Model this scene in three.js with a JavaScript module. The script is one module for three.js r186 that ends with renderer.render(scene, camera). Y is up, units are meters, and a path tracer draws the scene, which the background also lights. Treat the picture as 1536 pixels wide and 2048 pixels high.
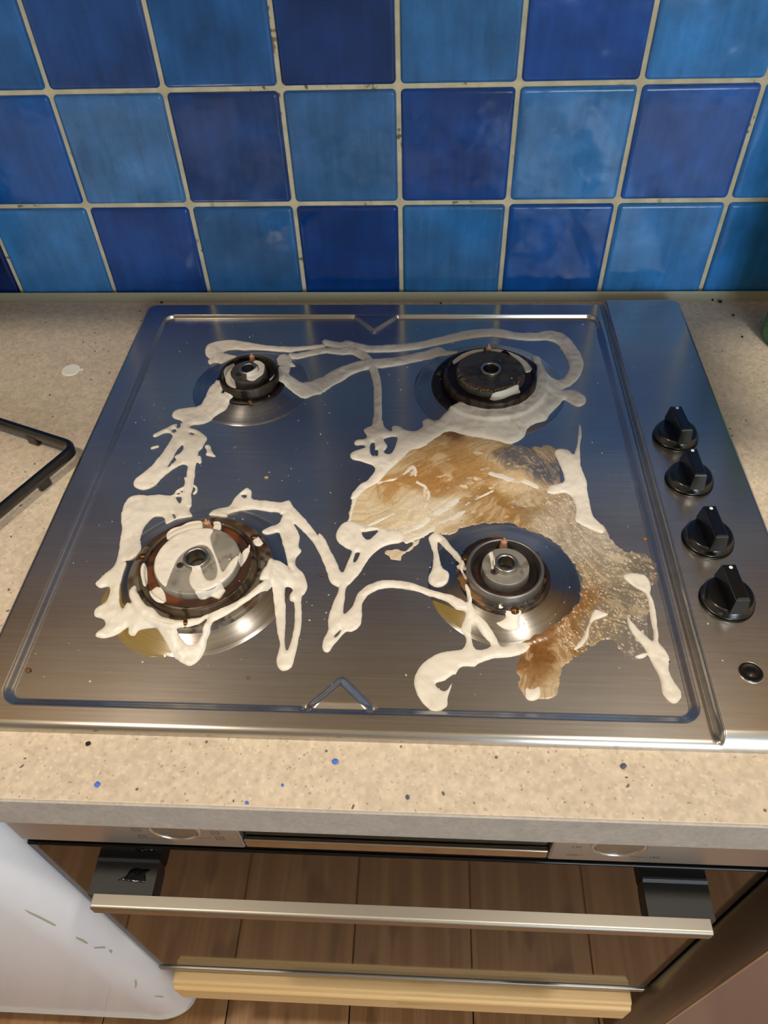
import * as THREE from 'three';
import { RoundedBoxGeometry } from 'three/addons/geometries/RoundedBoxGeometry.js';
import { mergeGeometries } from 'three/addons/utils/BufferGeometryUtils.js';
import { RectAreaLightUniformsLib } from 'three/addons/lights/RectAreaLightUniformsLib.js';

// ------------------------------------------------------------------ camera, light, exposure
const scene = new THREE.Scene();
scene.background = new THREE.Color(0x000000);
const camera = new THREE.PerspectiveCamera(68.19, 1536 / 2048, 0.02, 30);
camera.position.set(0.0297, 1.3634, 0.749);
camera.rotation.order = 'YXZ';
camera.rotation.set(-0.8312, 0.08, -0.0459);
const renderer = new THREE.WebGLRenderer({ antialias: true });
renderer.toneMapping = THREE.LinearToneMapping;
renderer.toneMappingExposure = 1.0;
renderer.shadowMap.enabled = true;
RectAreaLightUniformsLib.init();

const LAMP_Y = 2.36;                                   // ceiling height 2.4
const UNSEEN_LAMPS = [[-0.66, 0.72, [1, 0.875, 0.73], 3.05], [0.52, 0.70, [1, 0.915, 0.81], 3.4]];   // x, z, colour, candela of the unseen ceiling lamps
const UNSEEN_WINDOW = { x: 0.95, y: 1.4, z: 2.88, w: 0.95, h: 1.3, color: [0.72, 0.86, 1], power: 7.5 };  // window out of view, placed for the cool light from the right

// ------------------------------------------------------------------ helpers
const names = {};
function numbered(n) { if (names[n] === undefined) { names[n] = 0; return n; } names[n]++; return n + '_' + String(names[n]).padStart(3, '0'); }
function shade(o) { o.castShadow = true; o.receiveShadow = true; return o; }
function part(name, geo, mat, parent, pos, label) {
  const m = shade(new THREE.Mesh(geo, mat)); m.name = name; parent.add(m);
  if (pos) m.position.set(...pos);
  if (label) m.userData.label = label;
  return m;
}
function thing(name, label, category, pos, group) {
  const g = new THREE.Group(); g.name = numbered(name); scene.add(g);
  if (pos) g.position.set(...pos);
  g.userData = { label, category }; if (group) g.userData.group = group;
  return g;
}
function solo(name, geo, mat, label, category, pos, group) {
  const m = shade(new THREE.Mesh(geo, mat)); m.name = numbered(name); scene.add(m);
  if (pos) m.position.set(...pos);
  m.userData = { label, category }; if (group) m.userData.group = group;
  return m;
}
function struct(name, geo, mat, label, category, pos) {
  const m = shade(new THREE.Mesh(geo, mat)); m.name = name; scene.add(m);
  if (pos) m.position.set(...pos);
  m.userData = { kind: 'structure', label, category };
  return m;
}
function rng(seed) { let s = seed >>> 0; return () => { s = (s + 0x6D2B79F5) >>> 0; let t = s; t = Math.imul(t ^ (t >>> 15), t | 1); t ^= t + Math.imul(t ^ (t >>> 7), t | 61); return ((t ^ (t >>> 14)) >>> 0) / 4294967296; }; }
function hash(x, y, s) { let h = Math.imul(x, 374761393) + Math.imul(y, 668265263) + Math.imul(s, 1442695041); h = Math.imul(h ^ (h >>> 13), 1274126177); return ((h ^ (h >>> 16)) >>> 0) / 4294967296; }
function noise(x, y, s = 0, px = 0, py = 0) {                  // value noise 0..1; px, py: periods
  const xi = Math.floor(x), yi = Math.floor(y), fx = x - xi, fy = y - yi;
  const u = fx * fx * (3 - 2 * fx), v = fy * fy * (3 - 2 * fy);
  const wx = (i) => px ? ((i % px) + px) % px : i, wy = (i) => py ? ((i % py) + py) % py : i;
  const a = hash(wx(xi), wy(yi), s), b = hash(wx(xi + 1), wy(yi), s), c = hash(wx(xi), wy(yi + 1), s), d = hash(wx(xi + 1), wy(yi + 1), s);
  return (a + (b - a) * u) * (1 - v) + (c + (d - c) * u) * v;
}
function fbm(x, y, s = 0, o = 4, px = 0, py = 0) { let a = 0.5, t = 0, w = 0; for (let i = 0; i < o; i++) { t += a * noise(x, y, s + i, px, py); w += a; a *= 0.5; x *= 2; y *= 2; px *= 2; py *= 2; } return t / w; }
const clamp = (x, a = 0, b = 1) => Math.min(b, Math.max(a, x));
const sstep = (a, b, x) => { const t = clamp((x - a) / (b - a)); return t * t * (3 - 2 * t); };
const lerp = (a, b, t) => a + (b - a) * t;
function tex(w, h, fn, srgb = true, rep = true) {              // fn(u, v) -> [r, g, b(, a)] 0..255
  const d = new Uint8Array(w * h * 4);
  for (let j = 0; j < h; j++) for (let i = 0; i < w; i++) {
    const c = fn((i + 0.5) / w, (j + 0.5) / h), k = (j * w + i) * 4;
    d[k] = clamp(c[0], 0, 255); d[k + 1] = clamp(c[1], 0, 255); d[k + 2] = clamp(c[2], 0, 255); d[k + 3] = c[3] === undefined ? 255 : clamp(c[3], 0, 255);
  }
  const t = new THREE.DataTexture(d, w, h); t.magFilter = THREE.LinearFilter; t.minFilter = THREE.LinearMipmapLinearFilter; t.generateMipmaps = true;
  if (rep) t.wrapS = t.wrapT = THREE.RepeatWrapping;
  if (srgb) t.colorSpace = THREE.SRGBColorSpace;
  t.needsUpdate = true; return t;
}
const rep = (t, u, v) => { const c = t.clone(); c.repeat.set(u, v); c.needsUpdate = true; return c; };
const std = (o) => new THREE.MeshStandardMaterial(o);
const phys = (o) => new THREE.MeshPhysicalMaterial(o);
const box = (x, y, z, r = 0.002, s = 2) => new RoundedBoxGeometry(x, y, z, s, r);
function uvBox(g, sc = 1) {                                       // uv in metres from position and normal
  const p = g.attributes.position, n = g.attributes.normal, uv = new Float32Array(p.count * 2);
  for (let i = 0; i < p.count; i++) {
    const ax = Math.abs(n.getX(i)), ay = Math.abs(n.getY(i)), az = Math.abs(n.getZ(i));
    let u, v;
    if (ay >= ax && ay >= az) { u = p.getX(i); v = p.getZ(i); } else if (az >= ax) { u = p.getX(i); v = p.getY(i); } else { u = p.getZ(i); v = p.getY(i); }
    uv[i * 2] = u * sc; uv[i * 2 + 1] = v * sc;
  }
  g.setAttribute('uv', new THREE.BufferAttribute(uv, 2)); return g;
}
const V2 = (a) => a.map(([x, y]) => new THREE.Vector2(x, y));

// ------------------------------------------------------------------ room shell
const CT = 0.9, D = 0.576;                                        // counter top height and depth
const plaster = std({ color: 0xd9d4c8, roughness: 0.9, bumpMap: rep(tex(256, 256, (u, v) => { const n = 255 * fbm(u * 16, v * 16, 5, 4, 16, 16); return [n, n, n]; }, false), 3, 3), bumpScale: 0.001 });
const groutTex = tex(1024, 1024, (u, v) => {
  const n = fbm(u * 40, v * 40, 3, 4, 40, 40), s = fbm(u * 9, v * 9, 11, 3, 9, 9), dk = sstep(0.68, 0.82, fbm(u * 70, v * 70, 21, 3, 70, 70)) * sstep(0.42, 0.6, s);
  const k = 0.86 + 0.22 * n; return [lerp(222 * k, 120, dk), lerp(208 * k, 104, dk), lerp(172 * k, 80, dk)];
});
const grout = std({ map: rep(groutTex, 2.2, 2.2), roughness: 0.9 });
const ROOM_X = 1.5, ROOM_Z = 3.0, ROOM_H = 2.4;
const wallBack = struct('wall_back', uvBox(new THREE.BoxGeometry(2 * ROOM_X, ROOM_H, 0.12)), grout, 'kitchen wall behind the hob, cream grout between blue glazed tiles', 'wall', [0, ROOM_H / 2, -0.06 - 0.0035]);
struct('wall_left', new THREE.BoxGeometry(0.1, ROOM_H, ROOM_Z + 0.12), plaster, 'off white plaster wall on the left of the kitchen', 'wall', [-ROOM_X - 0.05, ROOM_H / 2, ROOM_Z / 2 - 0.06]);
struct('wall_right', new THREE.BoxGeometry(0.1, ROOM_H, ROOM_Z + 0.12), plaster, 'off white plaster wall on the right of the kitchen', 'wall', [ROOM_X + 0.05, ROOM_H / 2, ROOM_Z / 2 - 0.06]);
struct('ceiling', new THREE.BoxGeometry(2 * ROOM_X + 0.2, 0.1, ROOM_Z + 0.3), plaster, 'plain off white kitchen ceiling', 'ceiling', [0, ROOM_H + 0.05, ROOM_Z / 2]);
{ // front wall with an opening for the unseen window
  const W = UNSEEN_WINDOW, z = ROOM_Z + 0.05, x0 = W.x - W.w / 2, x1 = W.x + W.w / 2, y0 = W.y - W.h / 2, y1 = W.y + W.h / 2;
  const bits = [[-ROOM_X, x0, 0, ROOM_H], [x1, ROOM_X, 0, ROOM_H], [x0, x1, 0, y0], [x0, x1, y1, ROOM_H]].map(([a, b, c, d]) => { const g = new THREE.BoxGeometry(b - a, d - c, 0.1); g.translate((a + b) / 2, (c + d) / 2, z); return g; });
  struct('wall_front', mergeGeometries(bits), plaster, 'off white plaster wall opposite the hob with an opening for the unseen window', 'wall');
  const win = struct('window_1', new THREE.PlaneGeometry(W.w, W.h), std({ color: 0x000000, emissive: new THREE.Color().setRGB(...W.color), emissiveIntensity: 1.2 }), 'unseen daylight window opposite the hob', 'window', [W.x, W.y, ROOM_Z + 0.02]);
  win.rotation.y = Math.PI;
  const fr = std({ color: 0xe8e8e6, roughness: 0.5 });
  for (const [w, h, dx, dy] of [[W.w, 0.05, 0, W.h / 2 - 0.025], [W.w, 0.05, 0, -W.h / 2 + 0.025], [0.05, W.h, -W.w / 2 + 0.025, 0], [0.05, W.h, W.w / 2 - 0.025, 0], [0.04, W.h, 0, 0]]) part('window_frame', box(w, h, 0.03, 0.004), fr, win, [-dx, dy, 0.02]);
  const L = new THREE.RectAreaLight(new THREE.Color().setRGB(...W.color), W.power, W.w, W.h); L.position.set(W.x, W.y, W.z); L.lookAt(W.x, W.y, 0); scene.add(L);  // cool light of the window out of view behind the camera
}
// ceiling downlights out of view, placed to light the counter and hob
UNSEEN_LAMPS.forEach(([x, z, c, I], i) => {
  const t = thing('unseen_ceiling_downlight', i ? 'unseen round ceiling downlight above the right end of the counter' : 'unseen round ceiling downlight above the left end of the counter', 'lamp', [x, ROOM_H, z], 'unseen ceiling downlights');
  part('trim_ring', new THREE.LatheGeometry(V2([[0.045, 0], [0.058, -0.004], [0.062, -0.002], [0.062, 0]]), 32), std({ color: 0xdddddd, roughness: 0.4 }), t);
  const d = part('lamp_disc', new THREE.CircleGeometry(0.045, 32), std({ color: 0, emissive: new THREE.Color().setRGB(...c), emissiveIntensity: 8 }), t, [0, -0.001, 0]); d.rotation.x = Math.PI / 2;
  const s = new THREE.SpotLight(new THREE.Color().setRGB(...c), I, 0, 1.25, 0.5, 2); s.position.set(x, LAMP_Y, z); s.target.position.set(x * 0.5, 0.9, z - 0.15); s.castShadow = true; s.shadow.radius = 2.2; scene.add(s, s.target);
});
// floor of laminate planks
const floor = struct('floor', new THREE.BoxGeometry(2 * ROOM_X, 0.1, ROOM_Z), std({ color: 0x2a1d14, roughness: 0.8 }), 'brown wood laminate plank floor', 'floor', [0, -0.058, ROOM_Z / 2]);
const woodTex = (seed, c0, c1, c2) => tex(256, 1024, (u, v) => {
  const warp = fbm(u * 3, v * 3, seed + 9, 3, 3, 3) * 1.2;
  const g = fbm(u * 14 + warp * 2, v * 2.0, seed, 4), f = fbm(u * 90, v * 5, seed + 4, 2), k = sstep(0.3, 0.7, g), kn = sstep(0.68, 0.8, fbm(u * 6, v * 9, seed + 31, 2));
  return [0, 1, 2].map((i) => lerp(lerp(c0[i], c1[i], k), c2[i], 0.35 * f + 0.5 * kn));
});
const plankMats = [1, 2, 3, 4].map((s) => std({ map: woodTex(s * 17, [168, 122, 78], [190, 144, 96], [122, 84, 52]), roughness: 0.45 }));
{
  const R = rng(4), pw = 0.188, gaps = [0, 0.7, 0.35, 1.0];
  const geos = [1.25].map((l) => box(pw - 0.0016, 0.008, l - 0.0016, 0.0012, 1));
  for (let i = -8; i <= 7; i++) for (let k = -1; k < 3; k++) {
    const z0 = gaps[((i % 4) + 4) % 4] + k * 1.25, a = Math.max(0.02, z0), b = Math.min(ROOM_Z - 0.02, z0 + 1.25); if (b - a < 0.1) continue;
    const full = b - a > 1.24; const g = full ? geos[0] : box(pw - 0.0016, 0.008, b - a - 0.0016, 0.0012, 1);
    part('plank', g, plankMats[Math.floor(R() * 4)], floor, [(i + 0.5) * pw - 0.075, 0.058 - 0.004, (a + b) / 2 - ROOM_Z / 2]);
  }
}
// wall tiles
const PT = 0.109, ROW0 = 0.1055;
const tileBump = tex(256, 256, (u, v) => { const n = 255 * fbm(u * 3, v * 3, 77, 3, 3, 3); return [n, n, n]; }, false);
function tileMat(c, seed) {
  const map = tex(128, 128, (u, v) => {
    const n = fbm(u * 3, v * 3, seed, 3) - 0.5, s = fbm(u * 22, v * 2.5, seed + 7, 3) - 0.5, f = fbm(u * 60, v * 60, seed + 3, 2) - 0.5, pv = sstep(0.5, 0.8, fbm(u * 2, v * 2, seed + 40, 2));
    const k = 1 + 0.36 * n + 0.16 * s + 0.08 * f;
    return [c[0] * 1.1 * k + 3 * pv, c[1] * 1.08 * k, c[2] * 1.02 * k];
  }, true, false);
  return phys({ map, roughness: 0.13, bumpMap: tileBump, bumpScale: 0.0012 });
}
const TC = { // visible tiles: [row][column from -5] colours
  '0': [[8, 36, 90], [52, 112, 178], [22, 68, 142], [40, 90, 148], [6, 54, 124], [46, 104, 168], [14, 78, 160], [52, 118, 190], [40, 108, 180]],
  '1': [[30, 90, 165], [28, 86, 165], [62, 112, 172], [30, 64, 124], [50, 96, 152], [20, 66, 138], [52, 114, 182], [38, 88, 168], [50, 116, 192]],
  '2': [[40, 95, 165], [38, 96, 165], [34, 74, 140], [34, 86, 150], [20, 54, 112], [46, 102, 164], [26, 74, 156], [52, 118, 190], [40, 104, 182]],
};
{
  const pool = [[46, 108, 172], [20, 66, 138], [34, 86, 146], [12, 56, 124], [32, 84, 160], [18, 48, 104]].map((c, i) => tileMat(c, 300 + i * 11));
  const R = rng(11);
  const tw = PT - 0.0042, g1 = box(tw, tw, 0.012, 0.0042, 3), g0 = box(tw, ROW0 - 0.004, 0.012, 0.0042, 3);
  for (let r = 0; r < 6; r++) for (let i = -13; i <= 12; i++) {
    const vis = TC[r] && i >= -5 && i <= 3;
    const m = vis ? tileMat(TC[r][i + 5], r * 100 + (i + 6) * 7) : pool[Math.floor(R() * 6)];
    const y = r === 0 ? CT + ROW0 / 2 - 0.0005 : CT + ROW0 + (r - 0.5) * PT;
    const t = part('tile', r === 0 ? g0 : g1, m, wallBack, [(i + 0.5) * PT + 0.0005, y - ROOM_H / 2, 0.06 - 0.0025 + 0.0005]);
    t.rotation.set((R() - 0.5) * 0.012, (R() - 0.5) * 0.012, 0);
  }
}
// wall cupboards and extractor hood above (out of view; they shade the back of the counter)
const pineTex = woodTex(91, [224, 186, 128], [232, 198, 142], [206, 160, 102]);
const pine = std({ map: rep(pineTex, 1, 1), roughness: 0.5 });
for (const [x0, x1, lab] of [[-1.49, -0.31, 'unseen pine wall cupboard above the counter, left of the extractor hood'], [0.32, 1.49, 'unseen pine wall cupboard above the counter, right of the extractor hood']]) {
  const t = thing('unseen_wall_cupboard', lab, 'cupboard', [(x0 + x1) / 2, 1.46, 0.155], 'unseen wall cupboards');
  part('cupboard_body', uvBox(box(x1 - x0, 0.7, 0.28, 0.003)), pine, t, [0, 0.35, 0]);
  const n = 2, w = (x1 - x0) / n;
  for (let k = 0; k < n; k++) { const d = part('door', uvBox(box(w - 0.004, 0.69, 0.02, 0.004)), pine, t, [(k + 0.5) * w - (x1 - x0) / 2, 0.35, 0.151]); part('handle', box(0.012, 0.1, 0.02, 0.004), std({ color: 0xaaaaaa, metalness: 1, roughness: 0.3 }), d, [(k ? -1 : 1) * (w / 2 - 0.03), -0.25, 0.018]); }
}
{
  const t = thing('unseen_extractor_hood', 'unseen pale extractor hood above the hob, shading its back', 'hood', [0.005, 1.53, 0.012]);
  const hm = std({ color: 0xf2deb4, roughness: 0.5 });  // hood is out of view; pale tint gives the steel a tan reflection
  const s = new THREE.Shape(); s.moveTo(0, 0); s.lineTo(0.435, 0); s.lineTo(0.435, 0.06); s.lineTo(0.3, 0.16); s.lineTo(0, 0.16); s.closePath();
  const g = new THREE.ExtrudeGeometry(s, { depth: 0.75, bevelEnabled: true, bevelSize: 0.003, bevelThickness: 0.003, bevelSegments: 2 }); g.rotateY(-Math.PI / 2); g.translate(0.405, 0, 0);
  const b = part('canopy', g, hm, t); b.scale.z = 1;
  part('chimney', box(0.26, 0.68, 0.24, 0.004), hm, t, [0, 0.5, 0.13]);
  part('grease_filter', box(0.66, 0.006, 0.34, 0.002), std({ color: 0xf0dcb2, roughness: 0.5 }), t, [0.03, -0.004, 0.21]);  // pale underside out of view, tinted to be mirrored in the hob front
}

// ------------------------------------------------------------------ worktop
const terr = (() => {
  const N = 1024, d = new Float32Array(N * N * 3), R = rng(21);
  for (let j = 0; j < N; j++) for (let i = 0; i < N; i++) {
    const u = i / N, v = j / N, n = fbm(u * 10, v * 10, 1, 4, 10, 10) - 0.5, f = fbm(u * 110, v * 110, 8, 2, 110, 110) - 0.5, k = 1 + 0.08 * n + 0.16 * f, q = (j * N + i) * 3;
    d[q] = 205 * k; d[q + 1] = 190 * k; d[q + 2] = 167 * k;
  }
  const dab = (cx, cy, rx, ry, rot, c, a) => { const m = Math.ceil(Math.max(rx, ry)); for (let y = -m; y <= m; y++) for (let x = -m; x <= m; x++) { const xx = x * Math.cos(rot) + y * Math.sin(rot), yy = -x * Math.sin(rot) + y * Math.cos(rot); const r = (xx / rx) ** 2 + (yy / ry) ** 2; if (r > 1) continue; const q = ((((cy + y) % N + N) % N) * N + ((cx + x) % N + N) % N) * 3; for (let k = 0; k < 3; k++) d[q + k] = lerp(d[q + k], c[k], a); } };
  const ri = () => Math.floor(R() * N);
  for (let i = 0; i < 3200; i++) dab(ri(), ri(), 1.4 + R() * 2.4, 1.2 + R() * 1.8, R() * 3, [228, 216, 194], 0.2 + 0.4 * R());
  for (let i = 0; i < 2600; i++) dab(ri(), ri(), 1.6 + R() * 3, 1.6 + R() * 2.4, R() * 3, [184, 160, 130], 0.2 + 0.35 * R());
  for (let i = 0; i < 1300; i++) dab(ri(), ri(), 1 + R() * 1.8, 1 + R() * 1.2, R() * 3, [124, 104, 86], 0.25 + 0.35 * R());
  for (let i = 0; i < 110; i++) dab(ri(), ri(), 2 + R() * 2.5, 1.4 + R() * 1.2, R() * 3, [74, 62, 60], 0.75);
  return tex(N, N, (u, v) => { const q = (Math.floor(v * N) * N + Math.floor(u * N)) * 3; return [d[q], d[q + 1], d[q + 2]]; });
})();
const counterMat = std({ map: rep(terr, 2.6, 2.6), roughness: 0.5 });
const counter = thing('worktop', 'beige speckled laminate worktop along the tiled wall', 'worktop', [0, CT - 0.038, 0]);
part('top_slab', uvBox(box(2 * ROOM_X - 0.02, 0.038, D - 0.0055, 0.0008, 1)), counterMat, counter, [0, 0.019, (D + 0.0025) / 2 - 0.0002]);
const edgeMat = std({ map: rep(tex(512, 256, (u, v) => { const n = fbm(u * 40, v * 14, 171, 4, 40, 14) - 0.5, f = fbm(u * 160, v * 60, 175, 2, 160, 60) - 0.5, k = 1 + 0.1 * n + 0.12 * f; return [176 * k, 168 * k, 157 * k]; }), 3, 6), roughness: 0.5 });
part('edge_strip', uvBox(box(2 * ROOM_X - 0.02, 0.0376, 0.0022, 0.0009, 2)), edgeMat, counter, [0, 0.0188, D - 0.0011], 'greyish laminate edge strip');
solo('sealant_strip', (() => { const s = new THREE.Shape(); s.moveTo(0, 0); s.lineTo(0.0085, 0); s.quadraticCurveTo(0.0025, 0.0022, 0, 0.0075); s.closePath(); const g = new THREE.ExtrudeGeometry(s, { depth: 2.9, bevelEnabled: false, steps: 1 }); g.rotateY(-Math.PI / 2); g.translate(1.45, 0, 0); return g; })(), std({ color: 0x9c9a84, roughness: 0.5 }), 'greyish silicone sealant bead where the worktop meets the tiles', 'sealant', [0, CT, 0.0042]);

// ------------------------------------------------------------------ hob plate as a height field
const HX0 = -0.2806, HX1 = 0.2985, HZ0 = 0.0245, HZ1 = 0.5300, RIM = 0.0068, TRAY = 0.0030;
const TX0 = -0.2548, TX1 = 0.2082, TZ0 = 0.0485, TZ1 = 0.5108;
function sdRect(x, z, x0, x1, z0, z1, r) { const cx = (x0 + x1) / 2, cz = (z0 + z1) / 2, qx = Math.abs(x - cx) - (x1 - x0) / 2 + r, qz = Math.abs(z - cz) - (z1 - z0) / 2 + r; return Math.hypot(Math.max(qx, 0), Math.max(qz, 0)) + Math.min(Math.max(qx, qz), 0) - r; }
function sdTri(x, z, ax, az, bx, bz, cx, cz) {
  const seg = (px, pz, qx, qz) => { const dx = qx - px, dz = qz - pz, t = clamp(((x - px) * dx + (z - pz) * dz) / (dx * dx + dz * dz)); return [Math.hypot(x - px - t * dx, z - pz - t * dz), Math.sign((x - px) * dz - (z - pz) * dx)]; };
  const s = [seg(ax, az, bx, bz), seg(bx, bz, cx, cz), seg(cx, cz, ax, az)], d = Math.min(s[0][0], s[1][0], s[2][0]);
  const ins = s[0][1] === s[1][1] && s[1][1] === s[2][1]; return ins ? -d : d;
}
function plateH(x, z) {                                           // height over the worktop
  const rimIn = -sdRect(x, z, HX0, HX1, HZ0, HZ1, 0.012);         // distance inside the outline
  if (rimIn <= 0) return 0;
  let h = RIM;
  // pressed tray with the two triangular tongues
  const dr = sdRect(x, z, TX0, TX1, TZ0, TZ1, 0.011);
  const t1 = sdTri(x, z, -0.0515, TZ0 - 0.004, 0.0005, TZ0 - 0.004, -0.0258, 0.0755), t2 = sdTri(x, z, -0.0505, TZ1 + 0.004, 0.0005, TZ1 + 0.004, -0.0258, 0.4888);
  const d = Math.max(dr, -t1 + 0.0005, -t2 + 0.0005);
  const wd = lerp(0.55, 1.65, sstep(0.058, 0.085, z));                // the pressed step is steepest along the back
  h -= (RIM - TRAY) * (1 - sstep(-0.0024 * wd, 0.0020 * wd, d));
  // creases at the base of the tongues
  const cr = (zc, dep) => dep * Math.exp(-(((z - zc) / 0.0022) ** 2)) * sstep(0.027, 0.022, Math.abs(x + 0.0255));
  h -= cr(TZ0 + 0.001, 0.0006) + cr(TZ1 - 0.001, 0.0016);
  // channel and raised control panel
  h -= 0.0022 * Math.exp(-(((x - 0.2160) / 0.0014) ** 2)) * sstep(HZ1 - 0.002, HZ1 - 0.012, z) * sstep(HZ0 + 0.001, HZ0 + 0.006, z);
  h += 0.0052 * sstep(0.2165, 0.2205, x) * sstep(HZ1 + 0.001, HZ1 - 0.010, z);
  // rolled edge
  const e = clamp(rimIn / 0.0052); h *= Math.sqrt(1 - (1 - e) ** 2);
  return h;
}
const BURN = [[-0.141, 0.168, 0], [0.0897, 0.168, 1], [-0.141, 0.400, 1], [0.0897, 0.400, 0]];   // x, z, large?
const DISH = [0.057, 0.072];
function dishH(r, big) { const R = DISH[big]; if (r > R) return 0; const k = R - r; return TRAY + 0.0002 + 0.0007 * sstep(0, 0.0025, k) + (big ? 0.0045 : 0.0052) * sstep(0.0, 1, clamp((k - 0.001) / (big ? 0.019 : 0.026)) * 0.999); }
const PROF = [   // burner top heights over the worktop: [radius, height]
  [[0, 0.0245], [0.0058, 0.0245], [0.0060, 0.0268], [0.0088, 0.0268], [0.0091, 0.0226], [0.0168, 0.0226], [0.0174, 0.0218], [0.0178, 0.0142], [0.0248, 0.0142], [0.0256, 0.0205], [0.0262, 0.0213], [0.0276, 0.0213], [0.0284, 0.0203], [0.0288, 0.0118], [0.0330, 0.0112], [0.0342, 0.0095], [0.036, 0.0]],
  [[0, 0.0245], [0.0070, 0.0245], [0.0073, 0.0272], [0.0098, 0.0272], [0.0102, 0.0240], [0.0312, 0.0240], [0.0322, 0.0230], [0.0327, 0.0182], [0.0395, 0.0178], [0.0402, 0.0196], [0.0412, 0.0204], [0.0428, 0.0198], [0.0438, 0.0180], [0.0444, 0.0122], [0.0535, 0.0115], [0.0552, 0.0095], [0.057, 0.0]],
];
function burnH(r, big) { const p = PROF[big]; for (let i = 1; i < p.length; i++) if (r <= p[i][0]) { const t = (r - p[i - 1][0]) / (p[i][0] - p[i - 1][0]); return lerp(p[i - 1][1], p[i][1], t); } return 0; }
function surf(x, z) { let h = plateH(x, z); for (const [bx, bz, b] of BURN) { const r = Math.hypot(x - bx, z - bz); if (r < 0.073) h = Math.max(h, dishH(r, b), burnH(r, b)); } return h; }

const brushTex = tex(512, 1024, (u, v) => { const n = fbm(u * 5, v * 420, 61, 2, 5, 420), m = fbm(u * 12, v * 110, 63, 2, 12, 110), b = fbm(u * 4, v * 4, 66, 3, 4, 4); const k = 195 + 18 * (n - 0.5) + 10 * (m - 0.5) + 8 * (b - 0.5); return [k, k * 0.985, k * 0.955]; });
const brushRough = tex(512, 1024, (u, v) => { const n = fbm(u * 6, v * 300, 71, 3, 6, 300), m = fbm(u * 5, v * 5, 73, 4, 5, 5); const k = 255 * clamp(0.74 + 0.12 * (m - 0.5)); return [k, k, k]; }, false);
const steel = phys({ map: rep(brushTex, 3, 5), roughnessMap: rep(brushRough, 3, 5), metalness: 1, roughness: 0.335, anisotropy: 0.7, anisotropyRotation: Math.PI / 2 });
function heightGeo() {
  const dx = 0.0011, nx = Math.round((HX1 - HX0) / dx), zs = []; for (let z = HZ0; z < HZ1 - 1e-6; z += (z > TZ0 - 0.006 && z < TZ0 + 0.006) ? 0.0003 : dx) zs.push(z); zs.push(HZ1); const nz = zs.length - 1;
  const pos = new Float32Array((nx + 1) * (nz + 1) * 3), nor = new Float32Array(pos.length), uv = new Float32Array((nx + 1) * (nz + 1) * 2), idx = [];
  for (let j = 0; j <= nz; j++) for (let i = 0; i <= nx; i++) {
    const ex = (t) => { const s = t; return s; };
    const x = lerp(HX0, HX1, ex(i / nx)), z = zs[j], q = j * (nx + 1) + i, e = 0.0003;
    const h = plateH(x, z);
    pos.set([x, CT + h, z], q * 3); uv.set([x, z], q * 2);
    let gx = (plateH(x + e, z) - plateH(x - e, z)) / (2 * e), gz = (plateH(x, z + e) - plateH(x, z - e)) / (2 * e); const l = Math.hypot(gx, 1, gz); nor.set([-gx / l, 1 / l, -gz / l], q * 3);
  }
  const out = (q) => pos[q * 3 + 1] <= CT + 1e-6;
  for (let j = 0; j < nz; j++) for (let i = 0; i < nx; i++) { const a = j * (nx + 1) + i, b = a + 1, c = a + nx + 1, d = c + 1; if (out(a) && out(b) && out(c) && out(d)) continue; idx.push(a, c, b, b, c, d); }
  const g = new THREE.BufferGeometry(); g.setAttribute('position', new THREE.BufferAttribute(pos, 3)); g.setAttribute('normal', new THREE.BufferAttribute(nor, 3)); g.setAttribute('uv', new THREE.BufferAttribute(uv, 2)); g.setIndex(idx); return g;
}
const hob = thing('gas_hob', 'brushed stainless steel four burner gas hob set in the worktop, smeared with cream cleaner', 'hob', [0, 0, 0]);
part('hob_plate', heightGeo(), steel, hob);
// burnt and rusty metals
const burnt = (seed, a, b, c, thr) => tex(256, 256, (u, v) => { const n = fbm(u * 6, v * 6, seed, 4, 6, 6), m = fbm(u * 22, v * 22, seed + 5, 3, 22, 22), k = sstep(thr, thr + 0.22, n), q = sstep(0.55, 0.75, m); return [0, 1, 2].map((i) => lerp(lerp(a[i], b[i], k), c[i], q * 0.7)); });
const mFlange = [std({ map: burnt(401, [38, 24, 15], [96, 72, 48], [16, 10, 7], 0.42), roughness: 0.5, metalness: 0.25 }), std({ map: burnt(411, [112, 104, 90], [74, 50, 30], [36, 22, 13], 0.42), roughness: 0.45, metalness: 0.15 }), std({ map: burnt(415, [22, 15, 11], [38, 27, 19], [12, 8, 6], 0.42), roughness: 0.4, metalness: 0.3 })];
const mRecess = [std({ map: burnt(421, [24, 15, 11], [52, 30, 20], [14, 9, 7], 0.45), roughness: 0.45, metalness: 0.2 }), std({ map: burnt(431, [62, 34, 18], [112, 56, 24], [34, 18, 10], 0.42), roughness: 0.6, metalness: 0.2 }), std({ map: burnt(435, [26, 14, 9], [44, 25, 15], [16, 9, 6], 0.42), roughness: 0.5, metalness: 0.2 })];
const mRing = [std({ color: 0x8a8682, roughness: 0.38, metalness: 0.85 }), std({ map: burnt(441, [96, 82, 64], [62, 42, 26], [34, 22, 14], 0.45), roughness: 0.42, metalness: 0.6 }), std({ map: burnt(445, [72, 62, 52], [40, 30, 24], [22, 16, 12], 0.45), roughness: 0.42, metalness: 0.55 })];
const mCap = [std({ map: burnt(451, [150, 146, 136], [134, 130, 120], [104, 98, 86], 0.5), roughness: 0.45, metalness: 0.4 }), std({ map: burnt(461, [156, 150, 138], [138, 132, 120], [116, 108, 94], 0.5), roughness: 0.5, metalness: 0.25 }), std({ map: burnt(465, [92, 88, 82], [78, 74, 68], [60, 55, 50], 0.5), roughness: 0.55, metalness: 0.5 })];
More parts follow.
